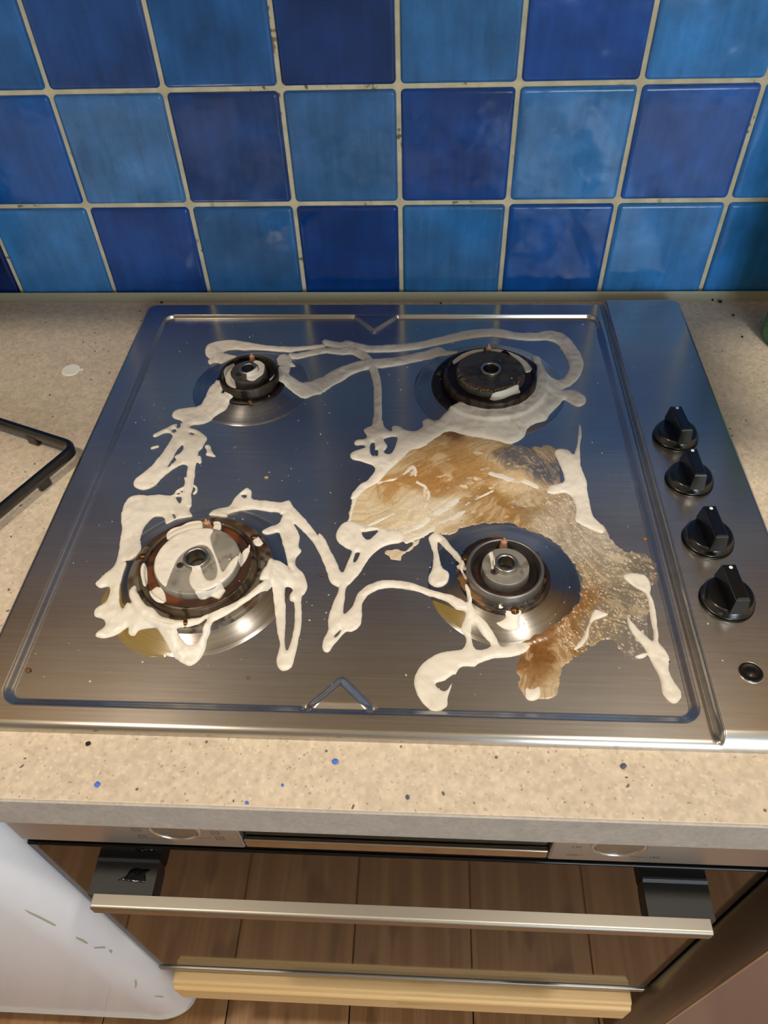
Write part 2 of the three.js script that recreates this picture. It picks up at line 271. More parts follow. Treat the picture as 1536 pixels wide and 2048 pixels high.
mFlange.push(mFlange[2]); mRecess.push(mRecess[2]); mRing.push(mRing[2]); mCap.push(mCap[2]);
const mTube = std({ color: 0xb9b6ae, roughness: 0.3, metalness: 1 }), mCeramic = std({ color: 0xb98a6a, roughness: 0.4 }), mDark = std({ color: 0x0a0807, roughness: 0.45 }), mScrew = std({ color: 0x6a4a2c, roughness: 0.3, metalness: 0.8 });
function lathe(pts, seg = 64, su = 1) {
  const g = new THREE.LatheGeometry(V2(pts), seg), p = g.attributes.position, uv = g.attributes.uv; if (!su) return g;
  for (let i = 0; i < p.count; i++) uv.setXY(i, p.getX(i) * 8, p.getZ(i) * 8); return g;
}
const slice = (big, a, b) => PROF[big].slice(a, b);
const dishSteel = phys({ map: tex(16, 512, (u, v) => { const n = fbm(u * 2, v * 60, 95, 3, 2, 60) - 0.5, k = 182 * (1 + 0.16 * n); return [k, k * 0.98, k * 0.94]; }), metalness: 1, roughness: 0.30, anisotropy: 0.8, anisotropyRotation: Math.PI / 2, bumpMap: tex(64, 512, (u, v) => { const n = 255 * fbm(u * 2, v * 90, 91, 2, 2, 90); return [n, n, n]; }, false), bumpScale: 0.000012 });
BURN.forEach(([x, z, big], n) => {
  const kind = big ? (n === 1 ? 2 : 1) : (n === 0 ? 3 : 0);
  const where = ['rear left', 'rear right', 'front left', 'front right'][n];
  const prof = []; for (let k = 0; k <= 26; k++) { const r = lerp(DISH[big] - 0.00001, big ? 0.05 : 0.03, k / 26); prof.push([r, dishH(r, big)]); } prof.unshift([DISH[big] + 0.0002, TRAY - 0.0002]);
  part('drip_dish', new THREE.LatheGeometry(V2(prof), 96), dishSteel, hob, [x, CT, z]);
    const fl = part('gas_burner', lathe([[PROF[big][16][0], 0.002], ...slice(big, 13, 16).reverse(), [PROF[big][13][0] - 0.001, 0.006]]), mFlange[kind], hob, [x, CT, z], where + ' burner without its cap, burnt and dirty');
  part('crown_ring', lathe([...slice(big, 8, 14).reverse(), [PROF[big][8][0] - 0.0005, 0.006]]), mRing[kind], fl);
  part('recess', lathe(slice(big, 7, 9).reverse()), mRecess[kind], fl);
  part('burner_head', lathe([[PROF[big][7][0], 0.008], ...slice(big, 4, 8).reverse(), [PROF[big][3][0] - 0.0004, PROF[big][4][1] - 0.0004]]), mCap[kind], fl);
  const tr = PROF[big][3][0], ti = PROF[big][2][0];
  part('gas_tube', new THREE.LatheGeometry(V2([[tr, 0.015], [tr, PROF[big][3][1] - 0.0006], [tr - 0.0006, PROF[big][3][1]], [ti + 0.0005, PROF[big][2][1]], [ti, PROF[big][2][1] - 0.0008], [ti, 0.016], [ti - 0.0012, 0.0155], [ti - 0.0012, 0.011]]), 40), mTube, fl);
  part('tube_bottom', new THREE.CylinderGeometry(ti, ti, 0.001, 24), std({ color: 0x6a6a64, roughness: 0.6 }), fl, [0, 0.0115, 0]);
  part('jet', new THREE.LatheGeometry(V2([[0.0035, 0.0085], [0.0035, 0.012], [0.001, 0.0125], [0.001, 0.009]]), 16), std({ color: 0x8a744a, metalness: 1, roughness: 0.4 }), fl);
  const ig = part('igniter', new THREE.LatheGeometry(V2([[0.0001, 0.0305], [0.0008, 0.030], [0.0008, 0.028], [0.0022, 0.0275], [0.0028, 0.0265], [0.0028, 0.022], [0.0033, 0.0215], [0.0033, 0.0195], [0.0028, 0.019], [0.0028, 0.0165], [0.0034, 0.016], [0.0034, 0.012]]), 20), mCeramic, fl, [0, -0.0025, big ? -0.0372 : -0.0222], 'small pink ceramic spark igniter');
  if (!big) ig.scale.set(0.9, 1, 0.9);
  const screwG = mergeGeometries([new THREE.SphereGeometry(0.003, 14, 8, 0, Math.PI * 2, 0, Math.PI / 2).toNonIndexed(), new THREE.CylinderGeometry(0.0034, 0.0036, 0.0006, 14).toNonIndexed()]); screwG.scale(1, 0.7, 1);
  const angs = big ? [-0.73, 1.57, -2.9] : [-2.65, -0.7, 1.4], rs = big ? 0.049 : 0.0318;
  for (const a of angs) part('screw', screwG, mScrew, fl, [Math.cos(a) * rs, big ? 0.0118 : 0.0112, Math.sin(a) * rs]);
  const cs = part('screw', new THREE.CylinderGeometry(0.0026, 0.0026, 0.001, 16), std({ color: 0x77706a, metalness: 1, roughness: 0.4 }), fl, [big ? -0.0112 : -0.0088, PROF[big][4][1] + 0.0003, big ? 0.0062 : 0.0062]);
  part('screw_slot', mergeGeometries([new THREE.BoxGeometry(0.003, 0.0004, 0.0006), new THREE.BoxGeometry(0.0006, 0.0004, 0.003)]), mDark, fl, [cs.position.x, cs.position.y + 0.0005, cs.position.z]);
});
// crumbs burnt onto the rear right burner head
{
  const R = rng(8), g = new THREE.IcosahedronGeometry(1, 0), geos = [];
  for (let i = 0; i < 170; i++) { const a = 1.75 + (R() + R() + R() - 1.5) * 1.5, r = 0.0314 - Math.abs(R() + R() - 1) * 0.0055, s = 0.0003 + R() * 0.0007; const q = g.clone(); q.scale(s, s * 0.7, s); q.translate(Math.cos(a) * r, 0.0241, Math.sin(a) * r); geos.push(q); }
  const m = part('burnt_crumbs', mergeGeometries(geos), std({ color: 0x8f6a40, roughness: 0.9 }), hob.children.filter((o) => o.name === 'gas_burner')[1]); m.userData.kind = 'stuff'; m.userData.label = 'tan burnt food crumbs crusted on the rim';
}
// control knobs
const knobBlack = phys({ color: 0x0b0b0c, roughness: 0.22, clearcoat: 0.5, clearcoatRoughness: 0.2 });
const KY = CT + RIM + 0.0052;
{
  const skirt = new THREE.LatheGeometry(V2([[0.0001, 0.0092], [0.0150, 0.0092], [0.0164, 0.0086], [0.0176, 0.0066], [0.0180, 0.0048], [0.0184, 0.0046], [0.0186, 0.0030], [0.0178, 0.0022], [0.0172, 0.0008], [0.0001, 0.0008]]), 48);
  const gs = new THREE.Shape(); const gw = 0.0043; gs.moveTo(-gw, -0.0155); gs.lineTo(gw, -0.0155); gs.lineTo(gw * 1.02, 0.0155); gs.lineTo(-gw * 1.02, 0.0155); gs.closePath();
  const grip = new THREE.ExtrudeGeometry(gs, { depth: 0.013, bevelEnabled: true, bevelThickness: 0.0016, bevelSize: 0.0016, bevelSegments: 3 }); grip.rotateX(-Math.PI / 2);
  { const p = grip.attributes.position; for (let i = 0; i < p.count; i++) { const y = p.getY(i), k = clamp(y / 0.015); p.setX(i, p.getX(i) * (1 - 0.22 * k)); p.setZ(i, p.getZ(i) * (1 - 0.10 * k)); } grip.computeVertexNormals(); }
  const ringG = new THREE.LatheGeometry(V2([[0.0176, 0], [0.0192, 0], [0.0192, 0.0006], [0.0176, 0.0012]]), 48);
  [0.2462, 0.2998, 0.3636, 0.4202].forEach((z, i) => {
    const k = part('control_knob', skirt, knobBlack, hob, [0.2466, KY, z], ['rearmost', 'second from the back', 'third from the back', 'frontmost'][i] + ' black control knob'); k.rotation.y = [0.10, 0.02, 0.06, 0.06][i];
    part('grip', grip, knobBlack, k, [0, 0.0085, 0]);
    const d = part('marker_dot', new THREE.CylinderGeometry(0.0013, 0.0013, 0.0006, 16), std({ color: 0xf2f0e8, roughness: 0.5 }), k, [0, 0.0085 + 0.0146 - 0.0000, -0.0122]); 
    part('bezel', ringG, std({ color: 0x15130f, roughness: 0.3, metalness: 0.5 }), k, [0, 0, 0]);
  });
  const pl = part('ignition_button', new THREE.LatheGeometry(V2([[0.0079, 0.0002], [0.0074, 0.0008], [0.0062, 0.0007], [0.0048, 0.0003], [0.003, 0.0002], [0.0025, 0.0009], [0.0001, 0.0010]]), 40), knobBlack, hob, [0.2478, KY, 0.4785], 'black round push button');
  part('button_rim', new THREE.TorusGeometry(0.0079, 0.0004, 10, 40).rotateX(Math.PI / 2), std({ color: 0xcfc8ba, metalness: 1, roughness: 0.3 }), pl, [0, 0.0001, 0]);
}
const CREAM = {
  rear: {o:[[[-200.2,105.0],[-197.4,96.3],[-185.4,90.8],[-173.9,89.2],[-157.4,93.4],[-137.1,98.4],[-112.2,100.9],[-95.5,100.0],[-77.8,97.1],[-77.1,104.0],[-94.8,106.2],[-106.0,109.0],[-110.9,110.5],[-125.3,108.7],[-138.3,107.2],[-148.8,106.4],[-157.6,107.3],[-166.9,106.0],[-175.7,107.3],[-180.1,111.6],[-173.0,115.0],[-164.6,118.8],[-171.1,125.5],[-177.5,131.7],[-184.5,128.2],[-190.3,131.0],[-193.1,125.2],[-191.4,122.6],[-196.9,116.3]],[[-77.2,97.7],[-72.4,100.0],[-65.7,102.9],[-59.8,105.1],[-55.9,105.3],[-53.8,104.6],[-52.6,104.8],[-50.0,105.7],[-46.3,107.5],[-41.8,109.2],[-37.2,109.8],[-32.3,110.2],[-26.7,110.2],[-19.7,110.3],[-12.1,110.0],[-4.9,109.5],[1.6,108.7],[7.6,107.6],[13.2,106.4],[18.0,105.3],[22.5,104.1],[27.8,102.4],[34.5,100.1],[42.0,97.4],[49.5,94.6],[56.9,91.9],[64.2,89.1],[71.2,86.9],[78.0,85.0],[84.8,83.6],[90.7,82.6],[95.0,82.4],[98.3,82.5],[102.6,83.2],[109.1,84.7],[116.7,86.7],[124.0,88.2],[130.6,89.1],[136.8,89.4],[142.4,89.4],[147.3,89.2],[151.2,88.8],[154.3,89.4],[157.6,91.0],[160.7,93.4],[163.0,96.4],[164.6,100.4],[166.1,106.0],[167.5,112.3],[168.9,119.0],[170.0,125.4],[170.2,129.8],[170.1,132.5],[169.4,136.0],[168.2,140.0],[166.6,143.9],[164.6,147.6],[162.7,150.5],[160.4,153.2],[157.5,155.7],[155.3,157.7],[153.0,164.2],[156.2,167.9],[158.7,167.6],[162.4,166.5],[166.7,164.1],[170.6,160.1],[174.3,155.3],[177.6,149.8],[180.6,143.5],[183.3,135.8],[184.9,126.1],[184.3,116.4],[182.7,107.5],[180.8,99.6],[178.5,92.5],[175.6,85.4],[171.8,79.2],[167.0,75.0],[162.0,72.8],[156.9,71.9],[152.0,72.6],[147.6,74.3],[143.2,75.7],[137.9,76.1],[131.9,76.2],[125.7,75.7],[118.7,73.9],[111.1,71.4],[104.4,69.4],[99.5,68.6],[95.6,68.4],[90.9,68.8],[84.6,69.3],[77.5,70.4],[70.1,72.1],[62.7,74.8],[55.2,78.1],[47.8,81.3],[40.3,84.5],[32.8,87.7],[26.2,90.4],[21.1,92.0],[16.8,93.2],[12.0,94.3],[6.5,95.5],[0.5,96.6],[-5.8,97.4],[-12.9,98.1],[-20.4,98.6],[-27.2,98.7],[-32.5,97.7],[-37.1,96.4],[-41.2,94.8],[-45.1,93.3],[-48.9,91.5],[-53.0,90.1],[-56.4,90.9],[-58.1,92.3],[-60.1,92.9],[-65.3,91.7],[-71.9,89.5],[-76.8,88.0],[-79.4,92.0]],[[-73.7,110.9],[-69.7,112.0],[-64.2,113.3],[-58.6,114.2],[-53.7,114.2],[-49.5,113.8],[-46.6,114.4],[-44.5,115.3],[-42.0,117.4],[-39.0,120.1],[-36.0,123.0],[-33.6,125.6],[-31.5,128.7],[-29.6,133.2],[-27.7,138.9],[-25.9,145.3],[-24.3,151.7],[-23.0,158.4],[-21.8,166.0],[-20.9,175.2],[-20.3,185.3],[-19.8,194.5],[-19.5,202.1],[-19.4,208.8],[-19.5,214.2],[-19.6,218.2],[-19.8,221.1],[-20.0,223.3],[-16.4,229.3],[-12.0,225.8],[-11.8,223.6],[-11.5,220.0],[-11.3,215.2],[-11.4,209.3],[-11.7,202.4],[-12.1,194.5],[-12.6,185.1],[-13.2,174.7],[-14.1,164.7],[-15.2,156.1],[-16.6,148.4],[-18.2,141.0],[-20.2,133.8],[-22.5,126.7],[-25.3,120.2],[-28.6,114.9],[-32.1,111.1],[-35.2,108.0],[-38.2,104.7],[-41.9,101.2],[-46.6,98.8],[-51.5,99.7],[-55.7,101.8],[-59.6,103.3],[-64.6,103.3],[-70.0,102.8],[-73.9,102.5],[-75.8,106.3]],[[-110.0,121.0],[-108.1,121.5],[-105.1,122.1],[-101.5,122.1],[-97.6,120.8],[-93.5,119.0],[-89.1,117.1],[-83.6,115.1],[-77.5,112.9],[-73.3,111.4],[-72.2,106.1],[-75.3,102.2],[-79.6,103.7],[-85.7,105.9],[-91.4,108.0],[-95.9,110.0],[-100.0,111.8],[-103.2,112.9],[-106.0,112.9],[-108.5,112.4],[-110.3,111.9],[-112.4,115.9]],[[-121.7,124.9],[-119.7,116.5],[-114.2,114.4],[-108.4,119.6],[-106.1,127.9],[-101.1,136.1],[-106.0,138.7],[-105.5,147.2],[-105.3,153.1],[-98.4,159.0],[-91.9,162.8],[-85.0,159.3],[-72.3,151.9],[-70.0,174.5],[-79.0,179.8],[-86.8,185.1],[-94.3,182.2],[-103.6,175.3],[-112.3,169.7],[-119.4,174.5],[-128.9,184.0],[-136.8,190.5],[-142.0,187.8],[-136.5,181.2],[-128.1,173.6],[-120.8,164.9],[-117.6,153.2],[-118.1,141.2]],[[-69.1,174.8],[-67.0,172.1],[-64.1,168.3],[-61.2,164.9],[-58.4,162.1],[-55.3,159.3],[-52.0,156.4],[-49.1,152.8],[-46.5,149.5],[-43.5,146.4],[-39.7,143.9],[-35.4,141.6],[-31.0,139.7],[-26.3,138.3],[-21.3,137.3],[-15.8,136.2],[-10.2,135.0],[-4.3,133.7],[1.8,132.1],[7.9,130.1],[14.0,127.9],[19.4,125.9],[23.9,124.5],[27.9,123.2],[31.9,121.9],[35.9,120.1],[39.2,118.5],[41.4,118.0],[43.3,117.4],[46.1,118.0],[49.7,118.5],[53.6,118.2],[57.3,117.5],[59.9,116.8],[61.1,114.4],[60.0,112.0],[57.5,111.2],[53.9,110.3],[50.8,109.1],[48.5,106.7],[45.6,103.6],[41.4,101.2],[36.8,102.7],[33.0,105.0],[29.5,107.0],[25.9,108.6],[21.9,110.2],[17.3,112.0],[11.8,114.1],[5.8,116.3],[-0.1,118.3],[-5.9,119.4],[-11.8,120.4],[-17.5,121.2],[-23.0,121.9],[-28.4,122.6],[-33.8,123.7],[-39.1,125.6],[-44.0,127.8],[-48.6,130.4],[-52.8,132.7],[-56.4,135.2],[-59.8,137.5],[-63.0,140.4],[-66.4,143.5],[-69.8,147.0],[-73.3,151.2],[-76.4,155.3],[-78.5,158.1],[-77.5,171.5]]],h:[]},
  hand: {o:[[[-210.0,211.2],[-209.5,205.8],[-204.6,201.2],[-195.5,199.3],[-186.3,197.4],[-183.1,190.0],[-181.0,176.8],[-176.4,169.2],[-171.6,168.5],[-165.5,174.8],[-164.4,180.5],[-164.8,188.0],[-159.9,185.2],[-153.2,182.3],[-148.8,185.1],[-149.3,190.6],[-155.3,197.1],[-158.4,206.2],[-164.8,209.8],[-169.6,215.2],[-174.4,220.5],[-182.0,223.2],[-187.6,224.2],[-189.2,227.7],[-181.5,231.0],[-173.1,237.7],[-169.6,242.8],[-170.7,249.4],[-171.6,256.0],[-173.9,260.9],[-172.4,270.5],[-172.9,278.4],[-170.5,292.2],[-169.1,305.7],[-168.9,313.0],[-165.8,327.3],[-174.4,327.4],[-176.6,313.1],[-177.1,301.4],[-178.6,287.8],[-179.9,279.3],[-184.9,277.0],[-192.2,283.3],[-197.9,291.9],[-202.7,303.3],[-208.2,307.0],[-213.3,308.2],[-219.3,305.7],[-222.7,300.6],[-222.2,295.3],[-217.5,288.3],[-212.2,279.0],[-209.0,269.4],[-205.8,259.7],[-203.3,246.5],[-202.6,239.8],[-205.9,235.6],[-212.7,236.5],[-218.3,241.7],[-221.3,238.3],[-215.8,233.1],[-210.1,227.9],[-205.3,223.5],[-197.6,221.7],[-200.9,217.3],[-206.0,215.6]],[[-170.0,252.7],[-165.6,251.8],[-161.9,259.1],[-156.9,266.3],[-162.8,265.9],[-166.7,264.1],[-166.6,259.2]],[[-173.0,267.3],[-172.7,269.2],[-172.2,271.8],[-171.8,273.7],[-169.6,275.7],[-168.3,273.6],[-168.8,271.8],[-169.4,269.2],[-169.9,267.3],[-171.8,265.5]],[[-217.6,257.2],[-215.9,256.4],[-213.7,255.3],[-212.0,254.5],[-212.0,253.4],[-212.9,252.6],[-214.5,253.4],[-216.8,254.5],[-218.4,255.3],[-218.5,256.5]]],h:[[[-197.4,280.3],[-195.6,269.2],[-193.8,257.9],[-190.8,251.3],[-188.5,256.2],[-190.4,262.8],[-193.9,266.8],[-191.9,270.8],[-194.8,277.1]],[[-205.2,231.3],[-202.2,229.5],[-200.6,233.8],[-203.1,235.5]],[[-201.8,223.5],[-199.1,222.6],[-198.5,227.8],[-201.2,228.7]],[[-187.7,234.5],[-184.0,235.3],[-182.3,237.9],[-185.8,237.6]]]},
  loopL: {o:[[[-179.3,292.6],[-177.9,298.6],[-177.7,303.3],[-182.7,309.2],[-185.7,314.4],[-196.8,314.0],[-205.8,315.1],[-212.8,314.3],[-220.4,317.3],[-223.7,323.6],[-223.4,333.7],[-221.3,343.5],[-217.5,353.0],[-216.4,362.5],[-214.3,372.7],[-212.9,381.7],[-213.1,391.5],[-217.8,399.3],[-221.6,406.1],[-221.6,409.8],[-210.4,411.4],[-204.9,403.8],[-203.0,394.2],[-205.4,388.4],[-199.3,387.8],[-195.1,383.3],[-194.2,376.3],[-197.9,368.3],[-199.7,360.0],[-199.8,350.6],[-196.3,341.9],[-193.8,339.2],[-187.1,339.6],[-183.3,344.9],[-181.2,348.6],[-175.3,344.2],[-168.5,341.9],[-161.4,340.7],[-165.4,333.7],[-166.5,330.4],[-168.8,314.7],[-169.3,306.7],[-170.5,297.3],[-172.0,292.5]],[[-169.4,303.9],[-168.6,304.5],[-167.6,305.3],[-167.0,305.9],[-166.8,306.9],[-166.7,308.3],[-166.8,309.3],[-167.0,310.0],[-167.5,310.8],[-167.8,311.4],[-167.7,312.9],[-166.5,313.4],[-165.9,313.0],[-165.1,312.2],[-164.4,310.9],[-164.4,309.0],[-164.7,307.0],[-165.3,305.0],[-166.5,303.2],[-167.7,302.0],[-168.5,301.3],[-169.8,301.8]],[[-212.5,391.2],[-216.1,400.9],[-221.7,405.7],[-222.0,409.7],[-217.6,412.7],[-211.5,411.7],[-208.7,417.8],[-209.8,426.2],[-215.4,432.2],[-213.7,438.8],[-206.3,441.8],[-204.1,447.1],[-207.8,452.9],[-207.5,456.4],[-200.3,457.6],[-191.8,453.9],[-185.3,448.8],[-183.8,454.4],[-179.0,456.3],[-175.4,452.1],[-164.8,451.1],[-160.5,453.8],[-153.6,462.5],[-145.3,472.4],[-138.4,477.0],[-133.4,478.9],[-129.3,476.3],[-126.0,469.8],[-124.5,460.4],[-122.0,449.3],[-118.7,438.6],[-131.5,443.9],[-141.8,446.3],[-156.1,447.3],[-172.0,442.1],[-182.8,433.6],[-190.1,429.4],[-193.2,433.9],[-197.3,428.1],[-200.8,416.1],[-202.2,402.2],[-203.2,389.4]],[[-190.4,422.9],[-187.1,416.5],[-183.3,422.8],[-175.3,432.9],[-166.7,437.8],[-159.1,444.1],[-146.5,446.6],[-131.2,445.5],[-119.9,435.9],[-109.9,431.3],[-101.5,423.8],[-93.5,413.1],[-86.0,405.3],[-84.9,412.9],[-95.3,424.4],[-105.7,434.9],[-116.0,443.7],[-128.0,449.6],[-144.1,452.1],[-161.1,450.4],[-173.7,443.7],[-183.4,434.6]]],h:[[[-181.6,316.7],[-176.6,316.6],[-176.0,324.5]],[[-180.2,335.6],[-177.0,337.2],[-175.8,342.6]],[[-126.0,444.5],[-129.0,455.7],[-131.8,462.2],[-138.1,463.2],[-143.2,458.8],[-146.8,453.4],[-139.3,452.2],[-130.5,448.8]],[[-181.3,311.7],[-179.3,311.2],[-179.0,313.5],[-180.7,313.5]],[[-178.9,309.1],[-176.4,308.9],[-176.3,311.2],[-178.0,311.2]]]},
  loopR: {o:[[[-93.4,402.8],[-90.9,394.9],[-89.3,388.5],[-83.2,386.4],[-76.4,389.8],[-72.2,394.5],[-75.9,388.2],[-79.4,376.9],[-83.6,365.3],[-87.6,355.1],[-96.2,359.6],[-100.6,357.1],[-96.3,350.0],[-89.2,343.7],[-86.5,333.8],[-79.8,333.6],[-77.1,344.4],[-70.9,356.5],[-70.1,368.4],[-67.3,373.3],[-70.6,380.0],[-70.0,388.1],[-62.9,395.9],[-58.5,406.7],[-59.5,414.3],[-61.7,418.9],[-59.4,437.8],[-59.3,455.9],[-60.4,470.7],[-61.8,477.9],[-65.9,480.7],[-70.2,478.8],[-72.9,473.7],[-73.0,467.1],[-72.2,460.4],[-76.7,445.3],[-81.4,425.3],[-85.4,410.4],[-93.7,409.0]],[[-147.4,335.8],[-144.3,331.1],[-134.2,326.4],[-131.6,317.9],[-127.4,310.2],[-122.7,304.7],[-118.0,308.1],[-115.7,317.6],[-103.7,319.3],[-91.0,321.0],[-83.8,318.6],[-79.4,326.3],[-73.0,333.5],[-63.5,345.9],[-54.1,359.6],[-47.6,372.9],[-41.2,385.9],[-34.5,396.8],[-33.5,407.6],[-38.1,406.2],[-42.3,401.7],[-46.6,389.2],[-52.4,376.3],[-58.8,364.8],[-68.0,353.0],[-78.6,342.6],[-85.0,335.5],[-93.3,333.9],[-104.7,330.4],[-115.7,329.7],[-123.6,331.7],[-132.1,337.3],[-132.6,341.8],[-146.6,339.9]]],h:[[[-74.9,410.1],[-69.2,410.8],[-71.0,416.1],[-70.3,421.3],[-66.7,423.5],[-64.5,437.9],[-64.4,453.3],[-66.4,464.2],[-68.9,458.9],[-70.5,442.3],[-72.9,425.1]],[[-125.5,313.1],[-121.3,313.0],[-121.4,316.8],[-124.3,315.9]],[[-98.3,332.2],[-90.1,332.9],[-91.6,336.6],[-96.6,334.9]]]},
  vee: {o:[[[-55.8,354.7],[-50.6,359.2],[-45.7,369.2],[-39.2,381.9],[-33.3,393.9],[-29.9,383.7],[-27.6,372.8],[-32.6,369.0],[-38.4,364.0],[-41.5,355.9],[-39.1,347.5],[-33.2,341.1],[-18.6,345.0],[-7.4,348.0],[11.7,351.8],[12.0,362.0],[1.3,365.3],[-6.2,370.4],[-12.7,378.4],[-18.6,392.1],[-25.3,403.5],[-28.7,408.1],[-29.3,418.1],[-28.9,432.2],[-23.0,425.1],[-20.1,414.3],[-13.3,406.0],[-3.2,401.1],[8.7,400.3],[20.6,402.4],[32.4,407.6],[42.7,412.8],[51.3,416.2],[59.8,423.0],[61.1,428.2],[52.6,426.7],[45.5,419.9],[33.9,414.8],[22.2,409.7],[10.4,407.8],[-1.3,408.4],[-11.3,414.1],[-15.8,423.1],[-15.2,433.6],[-16.0,442.1],[-21.3,447.2],[-25.5,447.7],[-29.3,452.4],[-33.7,459.1],[-37.3,464.8],[-41.3,463.3],[-41.6,456.0],[-39.1,446.0],[-40.1,435.9],[-37.6,423.6],[-34.6,408.3],[-40.2,403.8],[-44.1,394.5],[-50.0,381.2],[-54.1,371.4]]],h:[[[-33.7,450.9],[-29.9,445.8],[-30.4,448.3],[-33.1,452.5]],[[-25.6,383.6],[-24.4,374.8],[-20.6,374.3],[-23.1,382.6]],[[-20.9,352.8],[-16.6,351.9],[-7.2,350.1],[-11.6,357.4],[-15.3,360.5],[-18.5,358.5]]]},
  drop: {o:[[[32.8,357.5],[38.3,352.3],[46.0,357.3],[52.0,369.2],[57.9,380.8],[61.3,394.1],[61.9,397.8],[59.0,396.0],[54.8,384.7],[47.4,371.3],[40.6,361.4],[40.6,373.4],[43.5,388.8],[47.9,394.4],[48.3,401.8],[44.9,406.4],[38.3,407.1],[33.6,403.0],[33.1,396.6],[36.0,389.9],[36.8,375.4],[34.4,363.6]],[[54.5,390.7],[55.4,393.2],[56.7,396.8],[57.8,400.0],[58.9,402.3],[59.9,404.3],[60.5,405.5],[61.4,405.8],[61.9,404.7],[61.5,403.2],[61.0,401.0],[60.2,398.5],[59.0,395.3],[57.6,391.8],[56.6,389.3],[55.2,388.9]],[[59.6,410.7],[60.1,412.9],[60.8,415.9],[61.3,418.6],[61.9,420.7],[62.2,422.6],[62.5,423.9],[63.6,424.7],[64.5,423.5],[64.6,422.1],[64.6,420.0],[64.4,417.5],[63.6,414.7],[62.7,411.6],[62.0,409.5],[60.5,408.9]]],h:[]},
  hook: {o:[[[52.7,422.3],[61.2,423.0],[64.1,422.9],[68.1,431.5],[74.8,439.8],[81.2,449.5],[84.9,457.5],[94.6,454.9],[102.9,453.8],[105.4,457.0],[100.9,461.9],[91.2,465.3],[80.4,466.4],[69.4,470.5],[65.2,473.8],[57.2,474.0],[53.1,478.7],[48.9,490.8],[46.8,498.2],[46.1,503.9],[40.9,508.1],[35.8,507.8],[29.2,501.6],[24.5,491.5],[24.3,482.5],[28.9,473.2],[38.3,465.1],[47.9,461.7],[57.5,459.9],[60.4,453.3],[59.2,448.5],[56.5,443.6],[60.2,433.4],[58.9,430.0],[52.6,427.6]]],h:[[[38.3,488.1],[45.0,485.0],[51.7,480.2],[47.6,490.8],[43.6,493.2]],[[65.3,439.2],[71.6,448.2],[77.4,456.9],[67.1,459.9],[64.0,450.0]]]},
  puddle: {o:[[[84.2,425.8],[87.0,425.8],[90.2,431.7],[95.0,432.4],[99.6,431.4],[98.8,437.4],[98.1,443.2],[93.4,445.4],[87.3,444.3],[82.6,441.1],[82.0,439.9],[85.6,438.5],[89.2,435.1],[83.2,431.0]]],h:[]},
  bank: {o:[[[134.6,116.5],[142.9,120.9],[143.4,133.8],[148.3,153.4],[158.0,157.4],[165.7,162.8],[158.0,172.2],[165.0,169.5],[172.9,172.1],[179.3,179.9],[178.0,190.2],[170.2,194.1],[162.8,187.8],[159.0,185.2],[152.2,195.5],[142.9,208.2],[138.9,215.6],[129.0,220.6],[121.2,227.9],[118.2,236.2],[111.4,243.3],[103.4,246.8],[91.2,242.4],[77.3,239.0],[63.2,235.7],[50.6,231.0],[37.9,240.7],[27.0,252.4],[16.2,257.1],[7.3,270.7],[-2.9,284.0],[-9.9,296.9],[-19.9,305.4],[-28.1,315.8],[-32.5,315.8],[-31.5,309.7],[-26.3,299.2],[-19.2,292.8],[-13.9,278.7],[-25.1,271.2],[-34.6,267.9],[-37.1,262.4],[-33.8,257.8],[-24.7,253.1],[-26.5,249.6],[-32.8,249.7],[-34.6,246.2],[-31.7,242.7],[-25.4,241.4],[-24.1,236.7],[-27.0,229.5],[-22.5,224.6],[-17.7,222.1],[-17.3,214.7],[-10.8,214.7],[-8.7,224.5],[-2.0,230.4],[-0.7,223.2],[5.8,224.3],[12.3,229.1],[20.4,230.2],[26.7,224.1],[26.6,216.7],[31.4,213.0],[39.5,216.6],[47.7,209.1],[57.5,201.5],[67.5,193.7],[74.1,192.4],[80.4,201.3],[90.1,201.2],[96.9,196.0],[106.9,193.4],[117.2,185.6],[128.2,172.4],[134.3,158.9],[136.6,142.3],[133.6,128.1]]],h:[[[-19.9,248.4],[-16.1,247.2],[-15.9,264.3],[-19.3,258.7]],[[-8.0,241.2],[3.4,238.2],[2.7,250.4],[-1.6,260.8],[-7.2,258.6],[-4.4,250.5]],[[-15.1,256.4],[-12.7,256.3],[-12.8,263.2],[-15.0,263.2]]]},
  column: {o:[[[143.1,255.4],[149.2,252.1],[155.4,254.3],[159.3,258.9],[164.2,244.7],[168.4,221.1],[170.0,219.0],[169.5,233.0],[166.5,244.6],[163.9,265.3],[163.8,278.1],[165.8,290.4],[165.5,302.5],[165.2,317.6],[166.2,332.1],[171.8,341.5],[172.9,348.5],[169.3,350.9],[161.9,346.4],[153.5,340.3],[150.3,337.2],[153.1,324.3],[151.1,311.2],[145.7,306.2],[138.2,308.0],[131.2,306.4],[131.5,303.0],[134.4,297.8],[142.0,296.0],[147.4,290.7],[146.5,276.5],[144.0,265.6]]],h:[]},
  dribble: {o:[[[179.7,392.2],[184.4,390.0],[191.0,389.6],[197.0,392.5],[199.0,399.4],[197.2,408.8],[198.4,419.3],[197.0,434.7],[196.4,444.6],[194.9,450.7],[198.3,456.6],[199.6,463.6],[197.5,472.8],[199.0,481.8],[202.0,488.3],[201.3,493.7],[197.2,497.6],[193.1,496.7],[190.0,490.8],[190.5,483.1],[189.6,475.3],[187.5,468.5],[185.5,460.5],[183.6,454.6],[179.8,447.5],[176.4,437.7],[176.8,428.9],[179.9,435.1],[184.8,442.4],[190.6,449.6],[192.7,443.5],[193.0,431.0],[194.1,416.8],[192.9,408.9],[187.5,403.7],[181.1,397.0]],[[176.6,463.0],[180.5,460.6],[184.6,459.9],[184.2,462.3],[179.9,463.9]]],h:[]},
